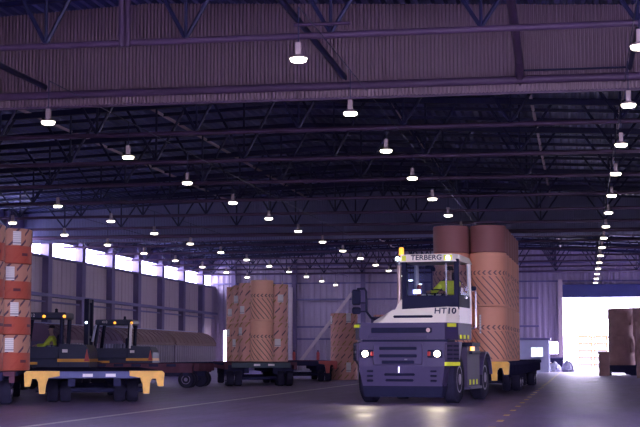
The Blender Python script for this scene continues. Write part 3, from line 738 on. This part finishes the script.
# white hood
hd_ = P('hood', MB().hull([(-0.72, 0.20, 1.83), (-0.55, 0.07, 1.83), (1.02, 0.07, 1.83), (1.24, 0.50, 1.83), (1.25, 1.86, 1.83), (-0.72, 1.2, 1.83)],
                          [(-0.72, 0.30, 1.88), (-0.25, 0.22, 2.13), (1.02, 0.22, 2.19), (1.24, 0.52, 2.19), (1.25, 1.86, 2.19), (-0.55, 1.2, 2.10)]), 'cream')
P('hood_slot', MB().box((0.25, 0.115, 1.97), (0.92, 0.06, 0.055), 0, 0.02, Matrix.Rotation(-0.4, 4, 'X')), 'blackp', hd_)
# cab
CX0, CX1, CY0, CY1, CZ0, CZ1 = -0.10, 1.24, 0.50, 1.84, 2.15, 3.27
cabf = P('cab_floor', MB().bb(CX0, CX1, CY0, CY1, 1.84, 2.0), 'blackp')
P('cab_dash', MB().bb(CX0, CX1, CY0 - 0.02, CY0 + 0.20, 2.12, 2.46, 0.02), 'blackp')
P('cab_rear_panel', MB().bb(CX0, CX1, CY1 - 0.06, CY1, 2.15, 2.55, 0.01), 'cream')
P('cab_left_panel', MB().bb(CX0, CX0 + 0.05, CY0, CY1, 2.1, 2.42, 0.01), 'cream')
door = P('cab_door', MB().bb(CX1 - 0.05, CX1, CY0 + 0.06, CY1 - 0.12, 2.15, 2.48, 0.01), 'blackp')
P('door_handle', MB().bb(CX1, CX1 + 0.03, 1.1, 1.3, 2.40, 2.45, 0.008), 'chrome', door)
P('door_plate', MB().bb(CX1, CX1 + 0.012, 0.72, 0.92, 2.52, 2.64), 'paperwhite', door)
for (x, y, m, w) in ((CX0 + 0.05, CY0 + 0.03, 'blackp', 0.11), (CX1 - 0.06, CY0 + 0.03, 'blackp', 0.12), (CX0 + 0.03, CY1 - 0.05, 'cream', 0.10)):
    P('pillar', MB().box((x, y, 2.72), (w, 0.09, 1.15), 0, 0.015), m)
P('pillar', MB().prism([(CY1 - 0.20, 3.25), (CY1 - 0.02, 3.25), (CY1 + 0.02, 2.15), (CY1 - 0.10, 2.15)], CX1 - 0.06, CX1 + 0.01, 'X'), 'cream')
P('pillar', MB().box((CX1 - 0.30, CY0 + 0.01, 2.72), (0.035, 0.05, 0.96), 0, 0.01), 'chrome')     # wiper rail / bright strip
P('windscreen', MB().bb(CX0 + 0.1, CX1 - 0.12, CY0 - 0.004, CY0 + 0.012, 2.46, 3.24), 'cabglass')
P('side_window', MB().bb(CX1 - 0.03, CX1 - 0.018, CY0 + 0.09, CY1 - 0.14, 2.48, 3.20), 'cabglass')
P('side_window', MB().bb(CX0 + 0.018, CX0 + 0.03, CY0 + 0.09, CY1 - 0.10, 2.42, 3.22), 'cabglass')
P('rear_window', MB().bb(CX0 + 0.1, CX1 - 0.1, CY1 - 0.035, CY1 - 0.02, 2.55, 3.22), 'cabglass')
rf = P('cab_roof', MB().hull([(CX0 - .03, CY0 - 0.10, 3.235), (CX1 - .12, CY0 - 0.10, 3.235), (CX1 + .03, CY0 + 0.08, 3.235), (CX1 + .03, CY1 + 0.03, 3.235), (CX0 - .03, CY1 + 0.03, 3.235)],
                             [(CX0 - .01, CY0 - 0.06, 3.41), (CX1 - .14, CY0 - 0.06, 3.41), (CX1 - .02, CY0 + 0.12, 3.40), (CX1 - .02, CY1 - 0.02, 3.38), (CX0 + .02, CY1 - 0.02, 3.38)]), 'cream')
text_mesh('roof_lettering', 'TERBERG', 0.165, 'ink', rf, (0.50, CY0 - 0.088, 3.325), (math.radians(77), 0, 0), 0.006, 1.08)
P('roof_marker_panel', MB().box((CX0 + 0.07, CY0 - 0.09, 3.32), (0.10, 0.02, 0.12), 0, 0.004), 'hivis', rf)
P('roof_marker_panel', MB().box((CX1 - 0.23, CY0 - 0.09, 3.32), (0.20, 0.02, 0.12), 0, 0.004), 'hivis', rf)
for x in (CX0 - 0.08, CX1 - 0.23): P('marker_lamp', MB().lathe([(0.0, -0.14), (0.04, -0.135), (0.05, -0.12), (0.05, -0.09)], 14, (x, CY0, 3.31), 'Y'), 'marker', rf, True)
text_mesh('number_lettering', 'HT10', 0.20, 'ink', TT, (0.985, 0.185, 2.09), (math.radians(68), 0, 0), 0.012, 1.1)
P('sun_visor', MB().bb(0.55, 0.66, CY0 + 0.12, CY0 + 0.16, 3.02, 3.12, 0.02), 'blackp')
P('interior_mirror', MB().box((0.52, CY0 + 0.15, 3.12), (0.20, 0.03, 0.08), 0, 0.01), 'blackp')
# beacon, exhaust
bc = P('beacon', MB().lathe([(0.055, 0.0), (0.06, 0.015), (0.06, 0.025), (0.058, 0.03), (0.056, 0.16), (0.045, 0.185), (0.0, 0.19)], 16, (CX0 - 0.04, CY0 + 0.12, 3.40)), 'orange', TT, True)
P('beacon_bracket', MB().bb(CX0 - 0.10, CX0 + 0.06, CY0 + 0.07, CY0 + 0.17, 3.36, 3.40), 'blackp')
ex = P('exhaust_pipe', MB().tube([(-0.28, 0.95, 2.05), (-0.28, 0.95, 3.20)], 0.05, 14), 'copper', TT, True)
P('exhaust_cap', MB().tube([(-0.28, 0.95, 3.20), (-0.28, 0.93, 3.27), (-0.34, 0.90, 3.29)], 0.055, 12), 'chrome', ex, True)
P('air_intake', MB().bb(-0.20, -0.12, 0.9, 1.2, 2.0, 3.1, 0.02), 'navy')
P('hood_fairing', MB().hull([(-0.30, 0.40, 2.05), (-0.10, 0.40, 2.05), (-0.10, 0.8, 2.05), (-0.30, 0.8, 2.05)], [(-0.14, 0.50, 2.36), (-0.10, 0.50, 2.38), (-0.10, 0.7, 2.38), (-0.14, 0.7, 2.36)]), 'cream')
# mirrors
ma = P('mirror_arm', MB().tube([(-0.66, 0.35, 1.90), (-0.80, 0.32, 1.96), (-0.90, 0.30, 2.10), (-0.90, 0.30, 2.56), (-0.94, 0.30, 2.63), (-1.12, 0.30, 2.62)], 0.028, 8), 'blackp', TT, True)
P('mirror_head', MB().box((-1.14, 0.30, 2.43), (0.20, 0.10, 0.36), 0, 0.03), 'blackp', ma)
P('mirror_head', MB().box((-1.14, 0.30, 2.12), (0.20, 0.10, 0.16), 0, 0.03), 'blackp', ma)
P('mirror_bracket', MB().tube([(-0.90, 0.30, 2.30), (-1.06, 0.30, 2.30)], 0.018, 6).tube([(-0.90, 0.30, 2.10), (-1.06, 0.30, 2.10)], 0.018, 6), 'blackp', ma)
gr = P('grab_rail', MB().tube([(1.24, 1.88, 2.62), (1.33, 1.95, 2.60), (1.33, 1.95, 1.75), (1.25, 1.88, 1.72)], 0.018, 8), 'chrome', TT, True)
P('side_mirror', MB().box((1.36, 1.6, 2.66), (0.12, 0.06, 0.10), 0, 0.02), 'blackp', gr)
# wheels, fenders, step box
for s in (-1, 1):
    for y in (0.98, 4.0): wheel_parts(TT, s * 0.98, y, 0.545, 0.32, s, 0.58)
    arch = [(3.30 + 0.0, 0.60)] + [(4.0 - 0.64 * math.cos(t), 0.545 + 0.64 * math.sin(t)) for t in [PI * q / 10 for q in range(1, 10)]] + [(4.66, 0.60)]
    inn = [(4.0 - 0.60 * math.cos(t), 0.545 + 0.60 * math.sin(t)) for t in [PI * q / 10 for q in range(9, 0, -1)]]
    P('fender', MB().prism([(3.36, 0.62)] + arch[1:-1] + [(4.64, 0.62), (4.60, 0.62)] + inn + [(3.40, 0.62)], s * 0.78, s * 1.20, 'X'), 'bumper')
    sb = P('step_box', MB().bb(s * 0.62, s * 1.17, 1.66, 3.15, 0.34, 1.30, 0.02), 'bumper_lit')
    P('step_plate', MB().bb(s * 0.75, s * 1.24, 1.70, 3.10, 0.30, 0.36, 0.01), 'bumper', sb)
    for y in (1.9, 2.3, 2.7): P('hazard_strip', MB().bb(s * 1.165, s * 1.178, y, y + 0.16, 0.40, 0.52), 'hivis', sb)
P('rear_frame_bracket', MB().bb(0.9, 1.24, 1.9, 2.9, 1.30, 1.40, 0.01).bb(0.9, 1.24, 1.9, 2.9, 1.12, 1.2, 0.01), 'blackp')
P('side_reflector', MB().bb(1.17, 1.20, 2.0, 2.4, 1.20, 1.30), 'orange')
P('engine_cover', MB().bb(-1.0, -0.15, 1.0, 2.2, 0.95, 2.0, 0.05), 'bumper')
P('axle', MB().tube([(-0.85, 0.98, 0.545), (0.85, 0.98, 0.545)], 0.10, 10), 'deck_dark')
P('axle', MB().tube([(-0.85, 4.0, 0.545), (0.85, 4.0, 0.545)], 0.12, 10), 'deck_dark')
# seat and wheel
seat = P('seat', MB().bb(0.58, 1.08, 1.0, 1.48, 2.12, 2.28, 0.05).bb(0.60, 1.06, 1.44, 1.58, 2.24, 2.88, 0.05).bb(0.72, 0.94, 1.47, 1.56, 2.88, 3.05, 0.03).bb(0.7, 0.95, 1.1, 1.35, 2.0, 2.14), 'seat')
sw = MB(); R_ = 0.20; ring = []
for k in range(17):
    a = 2 * PI * k / 16; ring.append((0.60 + R_ * math.cos(a), 0.86 + R_ * 0.85 * math.sin(a), 2.52 + R_ * 0.5 * math.sin(a)))
sw.tube(ring, 0.015, 6, False).tube([(0.60, 0.86, 2.52), (0.58, 0.75, 2.30)], 0.025, 8).tube([(0.40, 0.86, 2.52), (0.80, 0.86, 2.52)], 0.013, 6)
P('steering_wheel', sw, 'blackp', TT, True)
P('control_console', MB().bb(0.05, 0.40, 0.75, 1.5, 2.0, 2.40, 0.03), 'blackp')
P('console_screen', MB().box((0.20, 0.72, 2.56), (0.20, 0.04, 0.12), 0.2, 0.01), 'chrome')
P('fire_bottle', MB().lathe([(0.05, 0), (0.055, 0.02), (0.055, 0.26), (0.03, 0.31), (0.0, 0.32)], 12, (0.05, 1.55, 2.45)), 'redp', TT, True)
cR = Matrix.Rotation(math.radians(-7.35), 4, 'Z')
dl = Vector((-4.03, 32.8, 0)) + cR @ Vector((0.86, 1.22, 2.27))
driver('driver in a fluorescent yellow jacket seated in the white tractor cab', dl, math.radians(-7.35), (-0.40, -0.38, 0.30), (-0.10, -0.42, 0.28))

# ================================================================== FORKLIFTS
def forklift(lab, loc, rotz, mast_h, num, pale=False):
    """local: front to -x, side seen from -y; origin on the ground under the middle"""
    t = thing('forklift', lab, 'forklift', loc, rotz, 'parked dark forklifts')
    for x, r in ((-0.80, 0.42), (0.75, 0.36)):
        for s in (-1, 1):
            w = MB().lathe([(r * .5, -.13), (r * .9, -.14), (r, -.10), (r, .10), (r * .9, .14), (r * .5, .13)], 20, (0, 0, 0), 'Y').build('wheel', 'rubber', t, True, (x, s * 0.62, r))
            MB().lathe([(r * .5, -.12), (r * .5, .12), (0, .13)] if s > 0 else [(0, -.13), (r * .5, -.12), (r * .5, .12)], 14, (0, 0, 0), 'Y').build('rim', 'rim', w, True)
    MB().bb(-1.15, 0.35, -0.60, 0.60, 0.30, 1.00, 0.04).build('body', 'navy', t)
    cw = MB().prism([(0.35, 0.35), (1.15, 0.35), (1.32, 0.60), (1.32, 1.20), (1.20, 1.42), (0.35, 1.46)], -0.66, 0.66, 'Y').build('counterweight', 'navy', t)
    MB().bb(0.30, 1.335, -0.675, 0.675, 0.88, 0.98).build('stripe', 'stripe', cw)
    MB().bb(-1.0, -0.35, -0.61, -0.60, 0.80, 0.88).build('stripe', 'stripe', t)
    MB().bb(0.45, 0.62, -0.672, -0.66, 1.18, 1.28).build('plate', 'paperwhite', cw)
    MB().prism([(1.16, 0.90), (1.32, 0.90), (1.24, 1.30)], -0.70, -0.66, 'Y').build('warning_triangle', 'redp', cw)
    for (x0, x1) in ((-0.80, -0.98), (0.42, 0.36)):
        for s in (-1, 1): MB().tube([(x0, s * 0.55, 2.35), (x1, s * 0.55, 0.98)], 0.07, 8).build('cab_pillar', 'blackp', t)
    rf = MB().bb(-0.92, 0.54, -0.64, 0.64, 2.24, 2.45, 0.04).build('cab_roof', 'navy', t)
    for x in (-0.15, 0.50):
        MB().lathe([(0, -.03), (.05, -.02), (.05, .02), (0, .03)], 12, (x, -0.66, 2.32), 'Y').build('work_lamp', 'orange', rf, True)
    MB().lathe([(0.06, 0), (0.06, 0.03), (0.045, 0.05), (0.05, 0.12), (0, 0.15)], 12, (0.1, 0, 2.45)).build('beacon', 'blackp', rf, True)
    text_mesh('number_lettering', num, 0.14, 'paperwhite', rf, (-0.55, -0.645, 2.35), (PI / 2, 0, 0), 0.003)
    MB().bb(-0.82, 0.36, -0.57, -0.555, 1.05, 2.32).build('side_window', 'cabglass', t)
    MB().bb(-0.90, 0.36, -0.60, -0.575, 1.0, 1.36).build('door_panel', 'navy', t)
    MB().bb(-0.25, 0.25, -0.28, 0.28, 0.98, 1.16, 0.04).bb(0.18, 0.32, -0.26, 0.26, 1.12, 1.75, 0.04).build('seat', 'seat', t)
    MB().bb(-0.95, -0.75, -0.5, 0.5, 0.98, 1.35, 0.03).build('dashboard', 'blackp', t)
    ms = MB()
    for s in (-0.35, 0.35): ms.bb(-1.40, -1.22, s - 0.07, s + 0.07, 0.10, mast_h)
    for z in (0.3, mast_h * 0.55, mast_h - 0.08): ms.bb(-1.38, -1.26, -0.35, 0.35, z - 0.05, z + 0.05)
    m_ = ms.build('mast', 'blackp', t)
    MB().tube([(-1.31, 0, 0.2), (-1.31, 0, mast_h - 0.2)], 0.05, 10).build('lift_cylinder', 'deck_dark', m_)
    MB().lathe([(0, -.02), (.045, -.015), (.045, .02), (0, .03)], 12, (-1.31, -0.44, mast_h * 0.72), 'Y').build('mast_lamp', 'marker', m_, True)
    for s in (-0.25, 0.25): MB().prism([(-1.42, 0.06), (-2.35, 0.06), (-2.35, 0.09), (-1.46, 0.12), (-1.46, 0.65), (-1.42, 0.65)], s - 0.06, s + 0.06, 'Y').build('fork', 'blackp', t)
    if pale:
        MB().tube([(0.47, -0.63, 2.33), (0.44, -0.63, 1.35)], 0.05, 8).build('cab_edge', 'paperwhite', t)
        MB().tube([(-0.88, -0.63, 2.25), (-1.02, -0.63, 1.60)], 0.045, 8).build('cab_edge', 'cabin', t)
    for s in (-1, 1): MB().tube([(0.40, s * 0.60, 2.30), (0.40, s * 0.60, 1.46)], 0.022, 8).build('grab_rail', 'deck_dark', t)
    return t
forklift('dark forklift with an orange-lit cab beside the red-banded rolls', (-16.72, 44.5, 0), math.radians(8), 2.9, '412')
driver('forklift driver in a fluorescent jacket beside the red-banded rolls', Vector((-16.72, 44.5, 0)) + Matrix.Rotation(math.radians(8), 4, 'Z') @ Vector((-0.05, 0, 1.16)), math.radians(8 - 90), (-0.18, -0.50, 0.25), (0.18, -0.50, 0.25))
forklift('dark forklift with a tall mast and bright cab edges in front of the wagons', (-17.45, 53.9, 0), math.radians(6), 3.25, '410', True)

# ================================================================== COVERED WAGONS along the left wall
def wagon(lab, y0, y1, m):
    t = thing('covered_wagon', lab, 'wagon', (-21.0, (y0 + y1) / 2, 0), 0, 'covered wagons along the left wall')
    L = y1 - y0; h = L / 2
    MB().bb(-2.3, 0.0, -h, h, 0.45, 0.72, 0.02).build('underframe', 'deck_dark', t)
    for yy_ in (-h + 1.0, h - 1.0):
        MB().bb(-2.1, -0.1, yy_ - 0.1, yy_ + 0.1, 0.25, 0.5).build('axle', 'deck_dark', t)
        for x in (-2.0, -0.2): MB().lathe([(0.10, -.07), (0.36, -.06), (0.36, .06), (0.10, .07)], 18, (x, yy_, 0.36), 'X').build('wheel', 'rubber', t, True)
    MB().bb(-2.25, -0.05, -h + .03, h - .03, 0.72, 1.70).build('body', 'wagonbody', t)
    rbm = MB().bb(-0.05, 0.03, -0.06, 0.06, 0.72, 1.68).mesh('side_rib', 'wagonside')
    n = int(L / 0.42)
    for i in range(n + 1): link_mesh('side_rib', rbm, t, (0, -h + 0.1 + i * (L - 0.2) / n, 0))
    arc = [(0.05, 1.66), (0.05, 1.74), (-0.12, 2.02), (-0.42, 2.24), (-0.80, 2.36), (-1.15, 2.40), (-1.50, 2.36), (-1.88, 2.24), (-2.18, 2.02), (-2.35, 1.74), (-2.35, 1.66)]
    MB().prism(arc, -h, h, 'Y').build('roof_cover', m, t)
    arch = [(x * 1.0 + (0.03 if x > -1.1 else -0.03), z + 0.03) for x, z in arc[1:-1]]
    rm = MB().prism(arch + [(x, z - 0.06) for x, z in reversed(arch)], -0.045, 0.045, 'Y').mesh('roof_rib', m)
    n = int(L / 0.75)
    for i in range(n + 1): link_mesh('roof_rib', rm, t, (0, -h + 0.05 + i * (L - 0.1) / n, 0))
    MB().bb(-1.25, -1.05, -h, h, 2.40, 2.45).build('ridge_rail', 'cabin', t)
    MB().bb(0.03, 0.07, -h, h, 1.60, 1.70).build('eave_rail', m, t)
wagon('pale ribbed wagon with a brown curved cover, farthest along the wall', 73.9, 82.3, 'tarp')
wagon('middle covered wagon half hidden by the forklift cab', 65.2, 73.5, 'tarp')
wagon('maroon-covered wagon behind the nearer forklift cab', 56.5, 64.8, 'tarp_dark')

# ================================================================== FAR RIGHT
def torn_roll(R, H, loc, lab, seed):
    rnd = random.Random(seed); n = 28; k = 9; mb = MB(); vs = []; fs = []
    ph = [rnd.uniform(0, 6) for _ in range(4)]
    for i in range(k + 1):
        for j in range(n):
            a = 2 * PI * j / n; z = H * i / k
            r = R * (1 + 0.025 * math.sin(3 * a + ph[0] + i) + 0.02 * math.sin(7 * a + ph[1] - 2 * i) + rnd.uniform(-.015, .015))
            vs.append((r * math.cos(a), r * math.sin(a), z))
    for i in range(k):
        for j in range(n): a, b = i * n + j, i * n + (j + 1) % n; fs.append((a, b, b + n, a + n))
    fs += [tuple(reversed(range(n))), tuple(range(k * n, (k + 1) * n))]
    o = mb.add(vs, fs).build('paper_roll', 'wrapbrown', None, True, loc); tag(o, lab, 'paper roll', 'torn rolls by the far door')
    fl = MB()
    for q in range(3):
        a = rnd.uniform(-2.4, -0.8); z = H * rnd.uniform(0.3, 0.7); w = 0.35
        p = [Vector((R * 1.02 * math.cos(a + d), R * 1.02 * math.sin(a + d), z + e)) for d, e in ((0, 0), (w, 0.05), (w * .8, 0.5), (.1, 0.42))]
        ofs = Vector((math.cos(a), math.sin(a), -0.4)) * 0.10
        fl.hull([p[0], p[1], p[2], p[3]], [p[0] + ofs, p[1] + ofs * 1.3, p[2] + ofs * .4, p[3] + ofs * .2])
    fl.build('torn_flap', 'wrapbrown', o)
    return o
def block(loc, sx, sy, h, lab):
    t = thing('loading_platform', lab, 'platform', loc)
    MB().bb(-sx, sx, -sy, sy, h - 0.22, h, 0.02).build('platform_top', 'deck_dark', t)
    for a in (-1, 1):
        for b in (-1, 1): MB().bb(a * sx - a * 0.35, a * sx, b * sy - b * 0.25, b * sy, 0, h - 0.2).build('leg', 'deck_dark', t)
    MB().bb(-sx + 0.1, sx * 0.6, -sy + .2, sy - .2, 0.15, h - .2).build('crossbeam', 'deck_dark', t)
bx = at(621, 370, 80.6).x
block((bx, 81.2, 0), 0.85, 1.4, 0.55, 'dark low platform under the torn rolls near the far door')
torn_roll(0.70, 1.55, (bx + 0.05, 80.7, 0.555), 'torn brown paper roll, lower of the pair on the dark platform', 3)
torn_roll(0.66, 1.50, (bx + 0.02, 80.7, 2.11), 'brown paper roll, upper of the pair on the dark platform', 5)
b2 = at(640, 350, 86).x
block((b2 + 0.1, 86, 0), 0.95, 0.9, 0.55, 'dark platform half out of frame at the right edge')
torn_roll(0.78, 1.65, (b2, 86, 0.555), 'brown roll at the right edge behind the torn pair, lower one', 8)
torn_roll(0.78, 1.60, (b2, 86, 2.21), 'brown roll at the right edge behind the torn pair, upper one', 9)
b3 = at(645, 350, 72).x
torn_roll(0.42, 1.35, (b3, 72, 0), 'dark brown roll standing on the floor at the right edge, lower one', 12)
torn_roll(0.42, 1.35, (b3, 72, 1.352), 'dark brown roll at the right edge, upper one nearest the camera', 13)
bs = at(604, 365, 79.5)
o = MB().bb(-0.28, 0.28, -0.3, 0.3, 0, 1.25, 0.03).bb(-0.31, 0.31, -0.33, 0.33, 1.18, 1.28, 0.02).build('carton', 'wrapbrown', None, False, (bs.x, 79.3, 0)); tag(o, 'small brown carton beside the torn rolls', 'carton')
# stacked white crates outside the door
ya = 113.0
for c, (px, n) in enumerate(((585.3, 5), (600.3, 5))):
    x = at(px, 350, ya).x
    for lv in range(n):
        t = thing('stacked_crate', 'white crate in the yard, %s up in the %s stack seen through the door' % (['lowest', 'second', 'third', 'fourth', 'topmost'][lv], ['left', 'right'][c]), 'crate', (x, ya, lv * 0.52), 0, 'white crates outside the door')
        MB().bb(-0.48, 0.48, -0.4, 0.4, 0.12, 0.42, 0.02).build('crate_body', 'crate', t)
        for sx in (-1, 1):
            MB().bb(sx * 0.50 - .05, sx * 0.50 + .05, -0.42, 0.42, 0.0, 0.16).build('foot', 'crateblue', t)
            MB().bb(sx * 0.50 - .05, sx * 0.50 + .05, -0.45, -0.36, 0.14, 0.50).build('corner_post', 'crateframe', t)
        MB().bb(-0.53, 0.53, -0.46, -0.41, 0.40, 0.50).build('top_rail', 'crateframe', t)
# cabin beside the door
cx0, cx1 = -4.15, -2.10
cb = thing('site_cabin', 'small blue-grey cabin with a lit window beside the far door', 'cabin', ((cx0 + cx1) / 2, 95.5, 0))
hw = (cx1 - cx0) / 2
MB().bb(-hw, hw, -1.2, 1.2, 0, 0.75).build('lower_wall', 'cabin', cb)
MB().bb(-hw, -0.12, -1.2, -1.1, 0.75, 1.62).bb(0.70, hw, -1.2, -1.1, 0.75, 1.62).bb(-hw, hw, -1.2, -1.1, 1.62, 2.05).build('front_wall', 'cabin', cb)
MB().bb(-hw, -hw + .1, -1.1, 1.1, 0.75, 2.05).bb(hw - .1, hw, -1.1, 1.1, 0.75, 2.05).bb(-hw, hw, 1.1, 1.2, 0.75, 2.05).build('side_wall', 'cabin', cb)
MB().bb(-hw - .1, hw + .12, -1.35, 1.3, 2.05, 2.2, 0.02).build('roof', 'girt', cb)
wf_ = MB().bb(-0.14, 0.72, -1.23, -1.17, 0.93, 0.99).bb(-0.14, 0.72, -1.23, -1.17, 1.58, 1.64).bb(-0.14, -0.08, -1.23, -1.17, 0.93, 1.64).bb(0.66, 0.72, -1.23, -1.17, 0.93, 1.64).bb(0.27, 0.31, -1.23, -1.17, 0.93, 1.64).build('window_frame', 'cabin', cb)
lit = mat('lit_window', (0.8, 0.85, 0.9), 0.4, 0, 0, 1, None, 0, (0.75, 0.88, 1.0), 1.1)
MB().bb(-0.08, 0.66, -1.205, -1.195, 0.99, 1.58).build('window_pane', lit, cb)
MB().bb(hw, hw + 0.05, -0.7, 0.2, 0.05, 1.95).build('cabin_door', 'cabin', cb)
# junk beside the door
rp = MB().box((0, 0, 0.55), (2.0, 0.35, 0.08), 0, 0.01, Matrix.Rotation(0.55, 4, 'Y')).build('timber_plank', 'timber', None, False, (at(551, 360, 99).x, 99.2, 0.013)); tag(rp, 'pale timber plank leaning beside the small cabin', 'plank')
jb = thing('scrap_bin', 'dark scrap bin below the bright wall opening', 'bin', (at(551, 365, 100).x, 100.3, 0))
MB().hull([(-0.7, -0.4, 0.08), (0.7, -0.4, 0.08), (0.7, 0.4, 0.08), (-0.7, 0.4, 0.08)], [(-0.85, -0.5, 0.9), (0.85, -0.5, 0.9), (0.85, 0.5, 0.9), (-0.85, 0.5, 0.9)]).build('bin_body', 'deck_dark', jb)
MB().bb(-0.9, 0.9, -0.55, 0.55, 0.88, 0.95, 0.02).build('bin_rim', 'girt', jb)
for a in (-0.5, 0.5): MB().bb(a - 0.06, a + 0.06, -0.35, 0.35, 0, 0.1).build('skid', 'deck_dark', jb)
def bagpile(px, Y, r, h, lab, seed):
    rnd = random.Random(seed); mb = MB(); n = 16; prof = []
    vs = []; fs = []
    for i, (rr, z) in enumerate(((0.8, 0), (1.0, 0.15), (0.95, 0.4), (0.7, 0.72), (0.35, 0.93), (0.05, 1.0))):
        for j in range(n):
            a = 2 * PI * j / n; q = rr * r * (1 + rnd.uniform(-.25, .22)); vs.append((q * math.cos(a), q * math.sin(a), max(0, z * h * (1 + (rnd.uniform(-.22, .15) if i else 0)))))
    for i in range(5):
        for j in range(n): a, b = i * n + j, i * n + (j + 1) % n; fs.append((a, b, b + n, a + n))
    fs += [tuple(reversed(range(n))), tuple(range(5 * n, 6 * n))]
    b = mb.add(vs, fs).build('plastic_bundle', 'bag', None, False, (at(px, 370, Y).x, Y, 0)); tag(b, lab, 'bundle', 'bundles by the far door')
bagpile(555, 98.2, 0.38, 0.62, 'crumpled plastic bundle left of the far door jamb', 1)
bagpile(568, 97.0, 0.42, 0.75, 'pale plastic-wrapped bundle standing in the far doorway', 2)
bagpile(547, 97.6, 0.28, 0.5, 'small crumpled bundle beside the cabin', 4)
# red fire extinguishers on posts
for px, Y, lab in ((294, 99.8, 'red fire extinguisher on a stand right of the middle roll stacks'), (318, 99.8, 'red fire extinguisher on a stand beside the diagonal strut')):
    x = at(px, 357, Y).x
    t = thing('fire_extinguisher', lab, 'extinguisher', (x, Y, 0.0), 0, 'fire extinguishers on the far wall')
    MB().lathe([(0.08, 0.75), (0.11, 0.78), (0.11, 1.25), (0.05, 1.33), (0.0, 1.34)], 14).build('cylinder', 'redp', t, True)
    MB().bb(-0.05, 0.05, -0.02, 0.02, 1.32, 1.42).build('valve', 'blackp', t)
    MB().bb(-0.05, 0.05, 0.10, 0.16, 0, 1.3).bb(-0.2, 0.2, -0.15, 0.25, 0, 0.05).bb(-0.1, 0.1, -0.1, 0.14, 0.70, 0.75).build('stand', 'girt', t)
